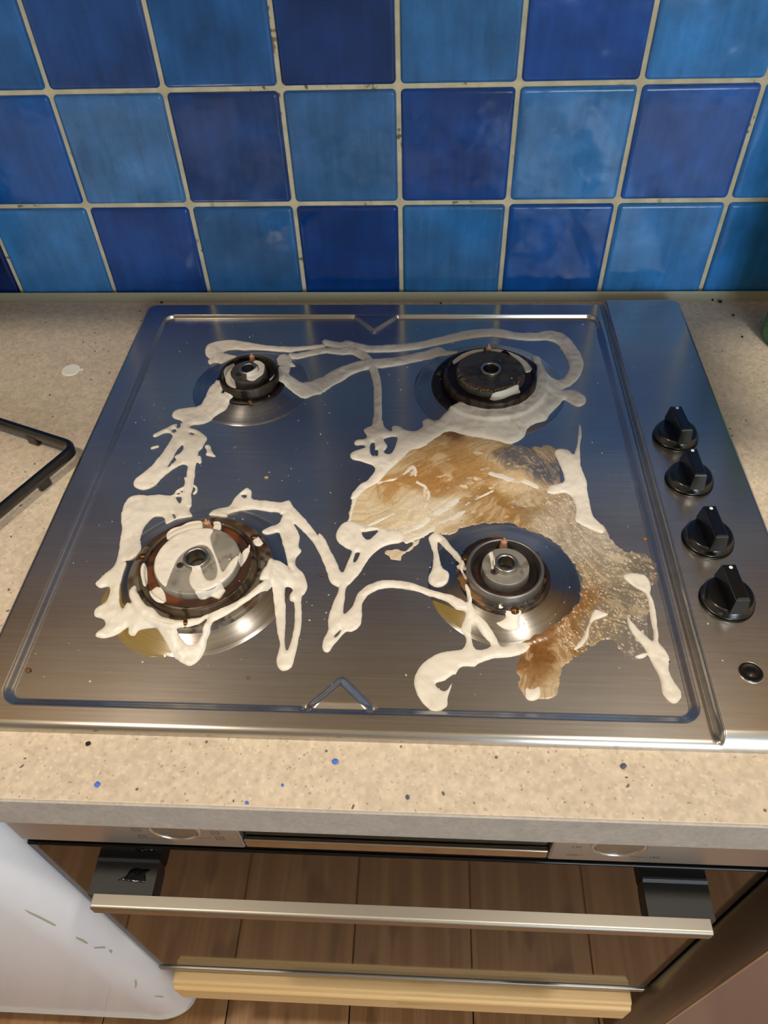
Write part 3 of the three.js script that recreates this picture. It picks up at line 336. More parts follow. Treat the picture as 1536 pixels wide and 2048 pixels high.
  stub: {o:[[[141.9,448.5],[147.3,438.4],[153.4,424.3],[159.6,425.5],[163.9,428.2],[157.7,431.3],[152.0,434.6],[148.2,440.9],[146.4,449.6],[138.7,457.6],[134.6,458.3]],[[98.2,494.6],[99.2,489.1],[103.5,490.0],[108.6,487.7],[108.8,495.4],[103.7,498.7],[99.9,498.3]]],h:[]},
  capL: {o:[[[-167.9,378.1],[-155.4,371.2],[-144.3,369.3],[-134.5,369.9],[-134.8,378.2],[-129.6,391.1],[-123.8,402.0],[-118.9,411.1],[-115.2,401.8],[-111.2,396.2],[-109.0,398.5],[-108.5,407.8],[-112.3,417.0],[-117.9,426.0],[-126.5,430.6],[-133.6,430.7],[-139.7,425.0],[-142.8,417.7],[-141.8,410.1],[-136.0,408.4],[-132.9,414.4],[-128.9,418.9],[-124.1,418.7],[-122.9,412.7],[-126.2,402.0],[-132.1,391.1],[-138.1,386.4],[-145.5,387.4],[-151.7,393.1],[-155.3,399.5],[-156.8,408.9],[-157.9,419.5],[-158.3,425.5],[-164.0,424.1],[-169.9,415.3],[-172.9,406.1],[-173.8,395.2],[-172.5,385.5]]],h:[]},
  ringL: {o:[[[-171.5,373.9],[-169.2,367.1],[-162.0,364.4],[-156.7,359.1],[-147.7,358.1],[-145.1,364.1],[-156.2,366.8],[-165.4,372.1],[-169.6,376.3]],[[-136.9,359.6],[-131.7,359.5],[-130.6,365.5],[-136.2,366.4]],[[-182.7,402.4],[-180.0,403.1],[-176.3,414.6],[-174.8,422.9],[-177.8,420.7],[-182.9,408.6]],[[-171.0,427.9],[-167.1,421.9],[-161.1,426.2],[-157.7,432.8],[-157.7,437.8],[-164.8,435.8]],[[-135.8,428.6],[-127.8,429.1],[-121.4,425.3],[-119.8,420.8],[-115.6,423.7],[-116.3,426.7],[-118.9,431.8],[-125.3,429.8],[-129.5,432.5],[-134.5,431.8]],[[-109.9,394.5],[-108.8,386.5],[-105.1,382.4],[-103.7,383.5],[-104.6,392.8],[-106.6,399.2],[-108.5,402.3]],[[-105.0,370.8],[-98.2,364.7],[-95.7,368.1],[-97.8,375.6],[-102.9,375.7]]],h:[]},
  ringB: {o:[[[55.0,147.2],[57.9,141.0],[65.7,131.4],[74.4,126.5],[85.0,124.9],[84.8,129.7],[74.2,133.8],[66.4,139.4],[60.6,145.7],[55.9,149.6]],[[92.6,124.9],[104.1,124.0],[116.1,129.6],[124.8,139.1],[129.5,150.0],[130.1,159.2],[123.9,163.0],[121.6,156.2],[117.8,145.4],[111.9,136.0],[104.7,130.5],[97.0,132.1],[92.4,129.7]],[[87.5,201.7],[99.8,197.4],[109.2,190.2],[115.1,188.8],[116.1,193.1],[109.7,195.9],[100.4,201.6],[92.3,204.5]]],h:[]},
  capB: {o:[[[-138.7,153.0],[-133.0,150.0],[-127.8,154.4],[-126.0,163.0],[-126.0,171.6],[-130.2,178.6],[-133.8,182.8],[-139.3,181.5],[-140.9,177.3],[-136.3,173.1],[-132.8,167.4],[-133.3,158.8]],[[-163.4,150.7],[-158.2,149.2],[-159.5,159.4],[-158.4,168.0],[-155.9,176.5],[-151.2,183.4],[-156.7,182.1],[-162.1,176.5],[-165.5,168.1],[-166.5,158.0]]],h:[]},
  stick: {o:[[[77.5,388.7],[77.8,390.3],[78.3,392.4],[78.6,394.7],[78.8,397.5],[78.9,400.5],[79.1,402.7],[80.2,403.8],[81.3,402.5],[81.5,400.3],[81.7,397.1],[81.8,394.0],[81.5,391.3],[81.1,389.0],[80.9,387.4],[78.9,386.3]]],h:[]},
  swirl: {o:[[[-29.6,342.1],[-29.5,337.9],[-29.2,331.9],[-28.8,326.1],[-28.1,321.1],[-27.1,316.3],[-25.7,312.1],[-23.6,308.1],[-20.9,304.1],[-17.9,299.6],[-15.0,294.2],[-12.0,288.5],[-9.2,283.4],[-6.3,278.9],[-3.4,274.9],[-1.4,272.1],[-1.6,269.8],[-3.2,269.4],[-5.3,272.1],[-8.3,276.1],[-11.4,280.7],[-14.5,285.8],[-17.6,291.3],[-20.5,296.4],[-23.5,300.6],[-26.5,304.6],[-29.1,309.1],[-30.6,314.4],[-31.4,319.7],[-32.0,325.1],[-32.5,331.2],[-32.7,337.3],[-32.8,341.6],[-31.2,343.5]],[[-10.0,298.4],[-7.7,297.6],[-4.4,296.4],[-1.1,295.1],[2.2,294.1],[5.6,292.9],[8.8,291.1],[11.8,288.3],[14.2,285.1],[16.3,282.8],[18.0,280.9],[19.0,279.8],[18.7,279.2],[19.2,281.1],[19.8,285.4],[20.2,288.7],[21.6,289.9],[22.7,288.3],[22.6,285.0],[22.2,280.1],[21.1,275.9],[18.1,274.8],[15.8,276.4],[13.7,278.5],[11.8,281.7],[9.8,285.4],[7.7,288.4],[4.9,290.0],[1.6,291.3],[-1.6,292.5],[-5.0,293.9],[-8.2,295.2],[-10.5,296.1],[-10.9,297.5]],[[21.7,297.2],[24.1,298.7],[27.3,300.9],[29.6,303.3],[30.8,306.1],[31.5,309.7],[31.6,313.2],[30.9,317.0],[29.6,321.0],[28.7,324.0],[29.2,325.4],[30.4,325.1],[31.5,322.3],[33.0,318.1],[34.0,313.6],[34.0,309.2],[33.3,304.8],[31.7,300.7],[28.8,297.6],[25.3,295.2],[22.9,293.6],[21.3,294.7]],[[6.1,360.1],[10.2,357.8],[16.0,354.4],[21.8,350.6],[26.8,346.7],[31.7,342.4],[36.4,338.2],[41.2,333.8],[45.8,329.4],[49.8,325.7],[53.4,322.3],[56.6,319.5],[58.8,317.4],[59.4,313.6],[56.8,312.2],[54.4,313.7],[50.8,316.0],[46.7,319.0],[42.5,323.1],[38.0,327.8],[33.4,332.3],[28.8,336.8],[24.1,341.1],[19.4,345.1],[13.9,349.0],[8.3,352.6],[4.3,355.2],[3.7,358.6]],[[15.1,364.4],[19.2,362.1],[25.0,358.6],[30.7,355.0],[35.3,351.5],[39.6,348.0],[43.8,344.7],[48.4,341.4],[53.0,338.3],[57.0,335.7],[59.9,333.3],[62.0,331.4],[63.4,330.1],[63.8,327.8],[62.3,326.9],[60.7,327.6],[58.3,328.8],[55.2,330.5],[51.3,333.2],[46.6,336.4],[41.8,339.8],[37.5,343.4],[33.3,347.2],[28.9,350.8],[23.5,354.5],[17.8,358.2],[13.8,360.7],[13.3,363.2]],[[-20.6,350.9],[-16.5,348.3],[-10.7,344.7],[-5.4,341.2],[-1.3,338.2],[2.4,335.5],[4.8,333.5],[5.0,331.7],[3.7,331.0],[1.2,332.7],[-2.5,335.3],[-6.7,338.0],[-12.1,341.0],[-18.0,344.2],[-22.3,346.4],[-22.7,349.5]],[[84.3,285.9],[87.0,287.4],[90.9,289.4],[94.8,291.4],[98.3,293.2],[101.9,295.0],[105.6,296.5],[109.6,297.1],[113.3,297.3],[116.3,297.8],[118.9,299.2],[121.3,301.1],[123.1,302.5],[125.1,301.5],[125.2,298.6],[123.6,296.7],[121.2,294.2],[118.0,291.9],[114.3,290.9],[110.6,290.4],[107.1,289.7],[103.7,288.5],[100.2,287.0],[96.5,285.4],[92.4,283.9],[88.4,282.3],[85.5,281.3],[83.6,283.1]],[[63.5,323.4],[66.6,320.9],[71.2,317.5],[75.9,314.0],[80.9,310.4],[86.1,306.9],[89.8,304.3],[90.2,302.4],[89.0,301.6],[85.3,304.2],[80.0,307.8],[75.0,311.3],[70.2,314.9],[65.7,318.4],[62.5,320.8],[62.3,322.7]]],h:[]},
  burnt: {o:[[[54.0,389.4],[56.6,379.8],[66.8,365.8],[80.0,358.0],[91.1,357.8],[88.8,363.4],[76.6,366.6],[68.0,374.2],[64.3,384.4],[65.0,398.5],[69.0,409.3],[78.5,419.8],[91.1,422.9],[101.8,420.9],[111.6,413.7],[117.7,401.9],[119.4,405.5],[113.1,420.7],[105.5,427.8],[99.9,432.6],[92.5,434.2],[83.5,433.4],[73.9,429.4],[65.0,421.8],[58.1,411.4],[54.7,400.5]]],h:[]},
  oilL: {o:[[[-212.6,428.5],[-211.3,412.5],[-201.9,410.0],[-195.5,428.0],[-188.9,433.8],[-186.1,448.1],[-164.6,451.8],[-157.3,457.1],[-148.5,469.1],[-154.6,472.6],[-167.9,471.2],[-180.0,465.9],[-191.0,456.6],[-203.3,445.7]]],h:[]},
  oilR: {o:[[[36.1,418.7],[45.5,423.4],[52.6,428.1],[59.9,431.7],[58.6,442.2],[54.4,442.3],[46.8,435.8],[39.7,427.4]]],h:[]},
  film: {o:[[[53.7,228.4],[46.3,230.7],[31.6,240.7],[18.5,246.3],[11.4,252.8],[1.7,264.5],[-8.9,281.0],[-15.3,294.0],[-20.6,299.0],[-26.8,308.7],[-30.5,323.7],[-32.4,340.1],[-29.6,345.7],[-22.7,348.7],[-14.7,350.3],[-6.8,351.0],[1.3,357.7],[8.0,361.9],[18.3,362.5],[27.3,357.2],[32.4,355.4],[24.8,363.2],[19.8,370.0],[14.8,375.0],[11.1,380.0],[6.1,380.9],[0.9,377.0],[0.0,372.0],[5.7,369.4],[13.4,370.9],[18.4,367.5],[27.2,354.7],[35.0,350.2],[45.4,355.2],[53.2,351.6],[59.8,347.1],[72.9,342.5],[86.1,340.5],[100.3,342.0],[111.7,346.2],[123.9,352.8],[135.6,362.6],[141.0,370.8],[161.0,370.3],[164.3,346.9],[150.1,336.7],[153.7,307.6],[134.9,307.9],[131.2,304.2],[139.7,300.3],[144.6,292.5],[144.5,268.7],[142.4,248.0],[123.6,250.3],[106.7,247.4],[92.7,240.0],[69.6,235.9]],[[105.3,344.3],[118.8,350.3],[132.7,360.7],[141.2,375.3],[147.3,389.4],[148.3,400.5],[144.6,415.4],[136.3,426.7],[126.9,435.8],[113.5,444.9],[102.6,451.9],[94.1,455.5],[101.2,456.8],[97.6,464.0],[94.8,474.6],[96.2,482.5],[94.5,485.9],[98.1,495.7],[110.7,496.4],[119.6,494.0],[122.4,486.2],[125.8,473.7],[136.0,463.0],[147.2,455.0],[159.2,449.2],[165.5,453.9],[171.9,464.3],[184.5,460.5],[189.8,437.4],[198.0,404.8],[204.4,399.2],[207.4,389.5],[204.6,375.4],[196.7,369.7],[186.9,368.5],[180.0,362.7],[173.4,346.2],[166.0,333.7],[163.4,317.6],[149.9,311.2],[139.6,318.0],[114.3,334.7]]],h:[]},
};
const FILM_SPOTS = [[34.7,280.4,17,[174,128,70],0.97],[52.1,233.9,7,[128,86,44],0.97],[1.8,304.4,11,[184,140,80],0.97],[-26.5,332.8,12,[216,192,150],0.98],[0.3,332.3,13,[216,196,156],0.98],[24.3,331.9,13,[226,210,178],1],[46.9,324.2,10,[230,216,188],1],[18,349.7,10,[230,216,188],1],[-2.1,274.8,10,[196,168,124],0.97],[34.6,253.6,14,[190,150,90],0.97],[72,253.1,12,[194,154,94],0.97],[68.3,279.9,14,[184,142,82],0.97],[106.4,293.1,13,[222,194,150],0.97],[89.2,279.6,10,[186,152,104],0.97],[111,267.1,10,[150,134,110],0.62],[133.5,280.9,9,[168,152,128],0.42],[86.8,327.2,14,[162,120,62],0.97],[67.1,320.2,8,[180,146,98],0.97],[120.1,322.9,12,[160,132,92],0.95],[140.1,333.4,14,[176,160,136],0.9],[153.8,355.7,15,[182,168,146],0.9],[166.4,363,14,[198,186,166],0.85],[167.7,384.8,15,[182,166,138],0.82],[196.9,381.3,12,[170,152,120],0.5],[155.7,392.1,10,[168,142,106],0.85],[172.6,409.4,14,[166,150,122],0.65],[156.3,440.7,12,[192,168,126],0.6],[178.8,447.5,10,[190,178,156],0.34],[145.8,418,7,[140,98,52],0.95],[156.1,412.5,7,[152,116,72],0.85],[134.6,441.3,9,[132,88,42],0.97],[117.7,455.1,8,[136,92,44],0.97],[105.8,462.6,10,[120,78,34],0.97],[101.4,478.9,9,[142,102,58],0.92],[115.7,485.3,9,[194,172,136],0.9]];

// ------------------------------------------------------------------ cream cleaner: outlines in millimetres on the hob (x, z), built up to a rounded layer
function smoothLoop(p, n = 4) {
  const out = [], N = p.length;
  for (let i = 0; i < N; i++) { const a = p[(i + N - 1) % N], b = p[i], c = p[(i + 1) % N], d = p[(i + 2) % N]; for (let k = 0; k < n; k++) { const t = k / n, t2 = t * t, t3 = t2 * t; out.push([0, 1].map((q) => 0.5 * (2 * b[q] + (c[q] - a[q]) * t + (2 * a[q] - 5 * b[q] + 4 * c[q] - d[q]) * t2 + (3 * b[q] - 3 * c[q] + d[q] - a[q]) * t3))); } }
  return out;
}
function loopDist(loop, x, y) {                                  // positive inside
  let best = 1e9, ins = false; const n = loop.length;
  for (let i = 0, j = n - 1; i < n; j = i++) {
    const ax = loop[j][0], ay = loop[j][1], bx = loop[i][0], by = loop[i][1], dx = bx - ax, dy = by - ay, t = clamp(((x - ax) * dx + (y - ay) * dy) / (dx * dx + dy * dy + 1e-9)), ex = x - ax - t * dx, ey = y - ay - t * dy, d = ex * ex + ey * ey;
    if (d < best) best = d;
    if ((ay > y) !== (by > y) && x < (bx - ax) * (y - ay) / (by - ay) + ax) ins = !ins;
  }
  return (ins ? 1 : -1) * Math.sqrt(best);
}
const surfOver = (x, z) => { const e = 0.0004; return Math.max(surf(x, z), surf(x + e, z), surf(x - e, z), surf(x, z + e), surf(x, z - e)); };
const surfLow = (x, z) => Math.min(surfOver(x, z), 0.0125);        // cleaner on the plate and the flanges stays below the burner rings
function layerGeo(def, { step = 0.9, H = 1.8, W = 5, rough = 0.5, seed = 1, lump = 0.55, base = surfLow, off = 0.05, bridge = 3, clip = null } = {}) {
  const outs = def.o.map((l) => smoothLoop(l)), holes = def.h.map((l) => smoothLoop(l, 3));
  const bb = (l) => { let a = [1e9, 1e9, -1e9, -1e9]; for (const [x, y] of l) { a[0] = Math.min(a[0], x); a[1] = Math.min(a[1], y); a[2] = Math.max(a[2], x); a[3] = Math.max(a[3], y); } return a; };
  const ob = outs.map(bb), all = ob.reduce((a, b) => [Math.min(a[0], b[0]), Math.min(a[1], b[1]), Math.max(a[2], b[2]), Math.max(a[3], b[3])]);
  const x0 = all[0] - 2, y0 = all[1] - 2, nx = Math.ceil((all[2] + 2 - x0) / step), ny = Math.ceil((all[3] + 2 - y0) / step);
  const f = new Float32Array((nx + 1) * (ny + 1)).fill(-5);
  for (let j = 0; j <= ny; j++) for (let i = 0; i <= nx; i++) {
    const x = x0 + i * step, y = y0 + j * step; let d = -5;
    for (let k = 0; k < outs.length; k++) { const b = ob[k]; if (x < b[0] - 2 || x > b[2] + 2 || y < b[1] - 2 || y > b[3] + 2) continue; d = Math.max(d, loopDist(outs[k], x, y)); }
    if (d > -2) { for (const l of holes) d = Math.min(d, -loopDist(l, x, y)); if (clip) d = Math.min(d, clip[2] - Math.hypot(x - clip[0], y - clip[1])); d += rough * ((fbm(x * 0.22, y * 0.22, seed, 3) - 0.5) * 2); }
    f[j * (nx + 1) + i] = d;
  }
  const hAt = (x, y, d) => { const t = clamp(d / W); return off + H * Math.sqrt(1 - (1 - t) ** 2) * (1 + lump * 2 * (fbm(x * 0.11, y * 0.11, seed + 50, 3) - 0.5)) + (t > 0.2 ? lump * 0.25 * (fbm(x * 0.5, y * 0.5, seed + 80, 2) - 0.5) : 0); };
  // thick cleaner bridges the small steps below it: lift the low steps to their local mean
  const nn = (nx + 1) * (ny + 1), b0 = new Float32Array(nn); let sm = new Float32Array(nn);
  for (let j = 0; j <= ny; j++) for (let i = 0; i <= nx; i++) { const q = j * (nx + 1) + i; b0[q] = f[q] > -3 ? base((x0 + i * step) / 1000, (y0 + j * step) / 1000) : NaN; sm[q] = Math.min(b0[q], 0.0125); }
  if (bridge) for (let it = 0; it < 3; it++) for (const [di, dj] of [[1, 0], [0, 1]]) { const o = new Float32Array(nn), m = Math.round(bridge / step); for (let j = 0; j <= ny; j++) for (let i = 0; i <= nx; i++) { const q = j * (nx + 1) + i; if (Number.isNaN(b0[q])) { o[q] = NaN; continue; } let t = 0, w = 0; for (let k = -m; k <= m; k++) { const a = i + k * di, b = j + k * dj; if (a < 0 || b < 0 || a > nx || b > ny) continue; const v = sm[b * (nx + 1) + a]; if (!Number.isNaN(v)) { t += v; w++; } } o[q] = t / w; } sm = o; }
  const lift = (i, j) => { const q = j * (nx + 1) + i; return bridge ? Math.max(0, sm[q] - b0[q]) * clamp(f[q] / 4) : 0; };
  const pos = [], uv = [], idx = [], vid = new Map();
  const add = (x, y, d, up = 0) => { pos.push(x / 1000, CT + up + base(x / 1000, y / 1000) + (d <= 0 ? -0.00005 : hAt(x, y, d) / 1000), y / 1000); uv.push(x / 1000, y / 1000); return pos.length / 3 - 1; };
  const node = (i, j) => { const k = 'n' + (j * (nx + 1) + i); if (!vid.has(k)) vid.set(k, add(x0 + i * step, y0 + j * step, Math.max(0.0001, f[j * (nx + 1) + i]), lift(i, j))); return vid.get(k); };
  const edge = (i, j, di, dj) => { const k = (di ? 'h' : 'v') + (j * (nx + 1) + i); if (!vid.has(k)) { const a = f[j * (nx + 1) + i], b = f[(j + dj) * (nx + 1) + i + di], t = clamp(a / (a - b), 0.02, 0.98); vid.set(k, add(x0 + (i + di * t) * step, y0 + (j + dj * t) * step, 0)); } return vid.get(k); };
  for (let j = 0; j < ny; j++) for (let i = 0; i < nx; i++) {
    const c = [[i, j], [i + 1, j], [i + 1, j + 1], [i, j + 1]], s = c.map(([a, b]) => f[b * (nx + 1) + a] > 0); if (!s.some(Boolean)) continue;
    const poly = [];
    for (let k = 0; k < 4; k++) { const k2 = (k + 1) % 4; if (s[k]) poly.push(node(...c[k])); if (s[k] !== s[k2]) { poly.push(k === 0 ? edge(i, j, 1, 0) : k === 1 ? edge(i + 1, j, 0, 1) : k === 2 ? edge(i, j + 1, 1, 0) : edge(i, j, 0, 1)); } }
    for (let k = 1; k + 1 < poly.length; k++) idx.push(poly[0], poly[k + 1], poly[k]);
  }
  const g = new THREE.BufferGeometry(); g.setAttribute('position', new THREE.Float32BufferAttribute(pos, 3)); g.setAttribute('uv', new THREE.Float32BufferAttribute(uv, 2)); g.setIndex(idx); g.computeVertexNormals(); return g;
}
const creamTex = tex(512, 512, (u, v) => { const n = fbm(u * 8, v * 8, 131, 4, 8, 8) - 0.5, k = 1 + 0.05 * n, w = sstep(0.6, 0.8, fbm(u * 14, v * 14, 137, 3, 14, 14)); return [lerp(230 * k, 214, w * 0.6), lerp(222 * k, 202, w * 0.6), lerp(206 * k, 182, w * 0.6)]; });
const creamMat = phys({ map: rep(creamTex, 8, 8), bumpMap: rep(tex(256, 256, (u, v) => { const n = 255 * fbm(u * 6, v * 6, 151, 3, 6, 6); return [n, n, n]; }, false), 9, 9), bumpScale: 0.0006, roughness: 0.42, clearcoat: 0.25, clearcoatRoughness: 0.3 });
const CREAM_THINGS = [
  ['rear', 'long ribbon of cream cleaner looping behind both rear burners', {}],
  ['hand', 'hand shaped cream cleaner smear running forward from the rear left burner', {}],
  ['loopL', 'thick cream cleaner smear wrapping the left side of the front left burner', { H: 2.0, W: 6, bridge: 4.5 }],
  ['loopR', 'cream cleaner trail dripping in a loop right of the front left burner', {}],
  ['vee', 'V shaped cream cleaner trail at the middle of the hob', {}],
  ['drop', 'cream cleaner drop hanging left of the front right burner', {}],
  ['hook', 'hook shaped cream cleaner smear in front of the front right burner', { H: 1.4 }],
  ['puddle', 'milky puddle at the front foot of the front right burner', { H: 0.7 }],
  ['bank', 'broad bank of cream cleaner in front of the rear right burner', { H: 2.0, W: 6, lump: 0.6, bridge: 6 }],
  ['column', 'upright cream cleaner streak on the right edge of the brown patch', {}],
  ['dribble', 'forked cream cleaner dribble near the front right corner of the tray', { H: 2.0 }],
  ['stub', ['pale cream streak along the right side of the brown runoff', 'little cream blob at the front end of the brown runoff'], { H: 1.2 }],
  ['capL', 'cream cleaner curled over the head of the front left burner', { H: 1.0, W: 3.0, step: 0.5, rough: 0.15, base: surfOver, clip: [-141, 400, 31.4] }],
  ['ringL', ['cream scrap behind the head of the front left burner, left of its igniter', 'small cream dab right of the front left igniter', 'upright cream scrap inside the left of the front left burner ring', 'cream scrap at the front left inside the front left burner ring', 'cream scrap at the front inside the front left burner ring', 'cream scrap at the right inside the front left burner ring', 'cream dab beside the right screw of the front left burner'], { H: 1.0, W: 2.5, step: 0.45, rough: 0.2, off: 0.25, base: surfOver, clip: [-141, 400, 52] }],
  ['ringB', ['cream arc at the back left inside the rear right burner ring', 'long cream arc at the back right inside the rear right burner ring', 'cream arc at the front inside the rear right burner ring'], { H: 1.2, W: 2.5, step: 0.5, rough: 0.2, base: surfOver, clip: [89.7, 168, 40.5] }],
  ['capB', ['cream patch on the right half of the rear left burner head', 'cream patch in the left of the rear left burner ring'], { H: 1.0, W: 2.5, step: 0.5, rough: 0.2, base: surfOver, clip: [-141, 168, 25.2] }],
  ['swirl', ['pale ridge along the left border of the brown lather', 'thin pale squiggle across the upper left of the brown lather', 'thin curved pale line right of the squiggle in the brown lather', 'broad pale wiped streak at the lower left of the brown lather', 'pale wiped streak along the lower edge of the brown lather', 'short pale streak at the left tip of the brown lather', 'foamy pale band at the right of the brown lather', 'thin pale diagonal line in the middle of the brown lather'], { H: 0.6, W: 3.5, rough: 1.1, off: 0.3, step: 0.7, lump: 0.9, bridge: 0 }],
  ['stick', 'short cream streak on the head of the front right burner', { H: 1.0, W: 2, step: 0.4, rough: 0.1, base: surfOver, clip: [89.7, 400, 16.6] }],
];
CREAM_THINGS.forEach(([k, label, o], i) => {
  if (typeof label === 'string') solo('cream_smear', layerGeo(CREAM[k], { seed: 200 + i * 13, ...o }), creamMat, label, 'cream cleaner');
  else label.forEach((l, n) => solo('cream_smear', layerGeo({ o: [CREAM[k].o[n]], h: [] }, { seed: 200 + i * 13 + n, ...o }), creamMat, l, 'cream cleaner'));
});
// burnt residue and oily films on the dishes
solo('burnt_residue', layerGeo(CREAM.burnt, { H: 0.5, W: 2.5, rough: 1.4, seed: 601, lump: 1, step: 0.6, bridge: 0 }), std({ map: rep(burnt(471, [30, 18, 11], [120, 84, 46], [12, 8, 6], 0.46), 8, 8), roughness: 0.4 }), 'black and brown burnt residue ringing the front right burner', 'burnt residue');
const oily = phys({ color: new THREE.Color().setRGB(0.42, 0.28, 0.06), roughness: 0.12, transparent: true, opacity: 0.42 });
solo('oil_film', layerGeo(CREAM.oilL, { H: 0.25, W: 3, rough: 0.8, seed: 611, lump: 0.3, step: 1, bridge: 0 }), oily, 'yellowish oily film on the left of the front left dish', 'oil film');
solo('oil_film', layerGeo(CREAM.oilR, { H: 0.25, W: 3, rough: 0.6, seed: 617, lump: 0.3, step: 0.8, bridge: 0 }), oily, 'yellowish oily film at the left front of the front right dish', 'oil film');
// brown grease lather: colour patches by place (mm), streaks and bubbles in the matter itself
{
  const FX0 = -20, FX1 = 230, FZ0 = 205, FZ1 = 490;
  const B = FILM_SPOTS;
  const GN = 96, grid = new Float32Array((GN + 1) * (GN + 1) * 4);
  for (let j = 0; j <= GN; j++) for (let i = 0; i <= GN; i++) {
    const x = lerp(FX0, FX1, i / GN), z = lerp(FZ0, FZ1, j / GN); let w = 0; const o = (j * (GN + 1) + i) * 4;
    for (const [bx, bz, r, col, al] of B) { const d = ((x - bx) ** 2 + (z - bz) ** 2) / (r * r), q = Math.exp(-d) + 0.02 / (0.3 + d); w += q; for (let k = 0; k < 3; k++) grid[o + k] += q * col[k]; grid[o + 3] += q * al; }
    for (let k = 0; k < 4; k++) grid[o + k] /= w;
  }
  const pick = (x, z) => { const u = clamp((x - FX0) / (FX1 - FX0), 0, 0.9999) * GN, v = clamp((z - FZ0) / (FZ1 - FZ0), 0, 0.9999) * GN, i = Math.floor(u), j = Math.floor(v), fu = u - i, fv = v - j, o = (j * (GN + 1) + i) * 4, p = o + (GN + 1) * 4; return [0, 1, 2, 3].map((k) => lerp(lerp(grid[o + k], grid[o + 4 + k], fu), lerp(grid[p + k], grid[p + 4 + k], fu), fv)); };
  const map = tex(832, 896, (u, v) => {
    const x = lerp(FX0, FX1, u), z = lerp(FZ0, FZ1, v);
    const wx = x + 14 * (fbm(x * 0.05, z * 0.05, 500, 2) - 0.5), wz = z + 14 * (fbm(x * 0.05, z * 0.05, 510, 2) - 0.5);
    let [c0, c1, c2, a] = pick(wx, wz), c = [c0, c1, c2];
    const ang = -0.62 + 1.0 * sstep(80, 165, x), cs = Math.cos(ang), sn = Math.sin(ang), s = wx * cs + wz * sn, t = -wx * sn + wz * cs;
    const st = fbm(s * 0.05 + 3, t * 0.42, 520, 4), fine = fbm(x * 1.1, z * 1.1, 530, 2);
    const qx = wx + 26 * (fbm(wx * 0.035, wz * 0.035, 545, 3) - 0.5), qz = wz + 26 * (fbm(wx * 0.035, wz * 0.035, 548, 3) - 0.5), sw = fbm(qx * 0.07, qz * 0.07, 540, 3);
    const pale = sstep(0.47, 0.70, sw) * (0.5 + 0.5 * sstep(0.42, 0.58, st)), k = 0.9 + 0.2 * st + 0.12 * (fine - 0.5);
    const right = sstep(115, 150, x);
    const gap = sstep(0.50, 0.60, 0.55 * st + 0.45 * fbm(x * 0.3, z * 0.3, 570, 2)), al = clamp(a * lerp(1.05, 0.25 + 0.95 * gap, clamp(1.7 - 1.7 * a)));
    return [...c.map((q, i) => lerp(q * k, [228, 212, 182][i], 0.55 * pale * (1 - 0.4 * right))), 255 * (a > 0.9 ? clamp(0.9 + 0.1 * fine) : al)];
  }, true, false);
  { // dark grit and white foam flecks
    const d = map.image.data, W = 832, Hh = 896, R = rng(99), sc = W / (FX1 - FX0);
    const dab = (x, z, rx, rz, rot, col, op, av) => { const cx = (x - FX0) * sc, cy = (z - FZ0) * Hh / (FZ1 - FZ0), m = Math.ceil(Math.max(rx, rz) * sc) + 1; for (let j = -m; j <= m; j++) for (let i = -m; i <= m; i++) { const px = Math.round(cx + i), py = Math.round(cy + j); if (px < 0 || py < 0 || px >= W || py >= Hh) continue; const ux = i * Math.cos(rot) + j * Math.sin(rot), uy = -i * Math.sin(rot) + j * Math.cos(rot), r = Math.hypot(ux / (rx * sc), uy / (rz * sc)); if (r > 1) continue; const f = op * sstep(1, 0.5, r), q = (py * W + px) * 4; for (let k = 0; k < 3; k++) d[q + k] = lerp(d[q + k], col[k], f); d[q + 3] = lerp(d[q + 3], av, f); } };
    for (let i = 0; i < 420; i++) dab(R() * 190, 225 + R() * 240, 0.25 + R() * R() * 0.6, 0.25 + R() * R() * 0.5, R() * 3, [66, 42, 22], 0.75, 255);
    for (let i = 0; i < 1500; i++) { const z = 310 + R() * 150, x = 125 + R() * 80; dab(x, z, 0.4 + R() * R() * 2.2, 0.25 + R() * 0.6, 0.5 + R() * 0.5, [232, 222, 200], 0.5 + 0.4 * R(), 245); }
    for (let i = 0; i < 40; i++) dab(20 + R() * 100, 260 + R() * 75, 1 + R() * 3, 0.6 + R() * 1.2, -0.6 + R() * 0.5, [230, 214, 184], 0.6, 255);
    for (const [x, z, rx, rz, ro] of [[76, 259, 6, 2.6, 0.15], [62, 300, 4.2, 2.6, 0.5], [74, 291, 4.5, 2.2, 0.6], [84, 302, 3, 1.4, 0], [18, 285, 3, 6, 0.6], [30, 307, 2, 8, -0.2]]) { for (let k = 0; k < 7; k++) dab(x + (R() - 0.5) * rx, z + (R() - 0.5) * rz, rx * (0.35 + 0.4 * R()), rz * (0.35 + 0.4 * R()), ro + R() * 0.5, [232, 214, 180], 0.7, 255); }
    map.needsUpdate = true;
  }
  const g = layerGeo(CREAM.film, { step: 0.9, bridge: 0, H: 0.5, W: 4, rough: 2.6, seed: 777, lump: 1.0 });
  const uv = g.attributes.uv; for (let i = 0; i < uv.count; i++) uv.setXY(i, (uv.getX(i) * 1000 - FX0) / (FX1 - FX0), (uv.getY(i) * 1000 - FZ0) / (FZ1 - FZ0));
  const bump = tex(512, 512, (u, v) => { const n = 255 * fbm(u * 40, v * 46, 590, 4); return [n, n, n]; }, false, false);
  solo('grease_lather', g, phys({ map, transparent: true, roughness: 0.35, bumpMap: bump, bumpScale: 0.0006, clearcoat: 0.4, clearcoatRoughness: 0.15 }), 'tan brown greasy lather spread between the two right burners', 'grease lather').userData.kind = 'stuff';
  const gl = phys({ color: 0xffffff, roughness: 0.03, transmission: 1, thickness: 0, ior: 1.33 });
  const R = rng(31);
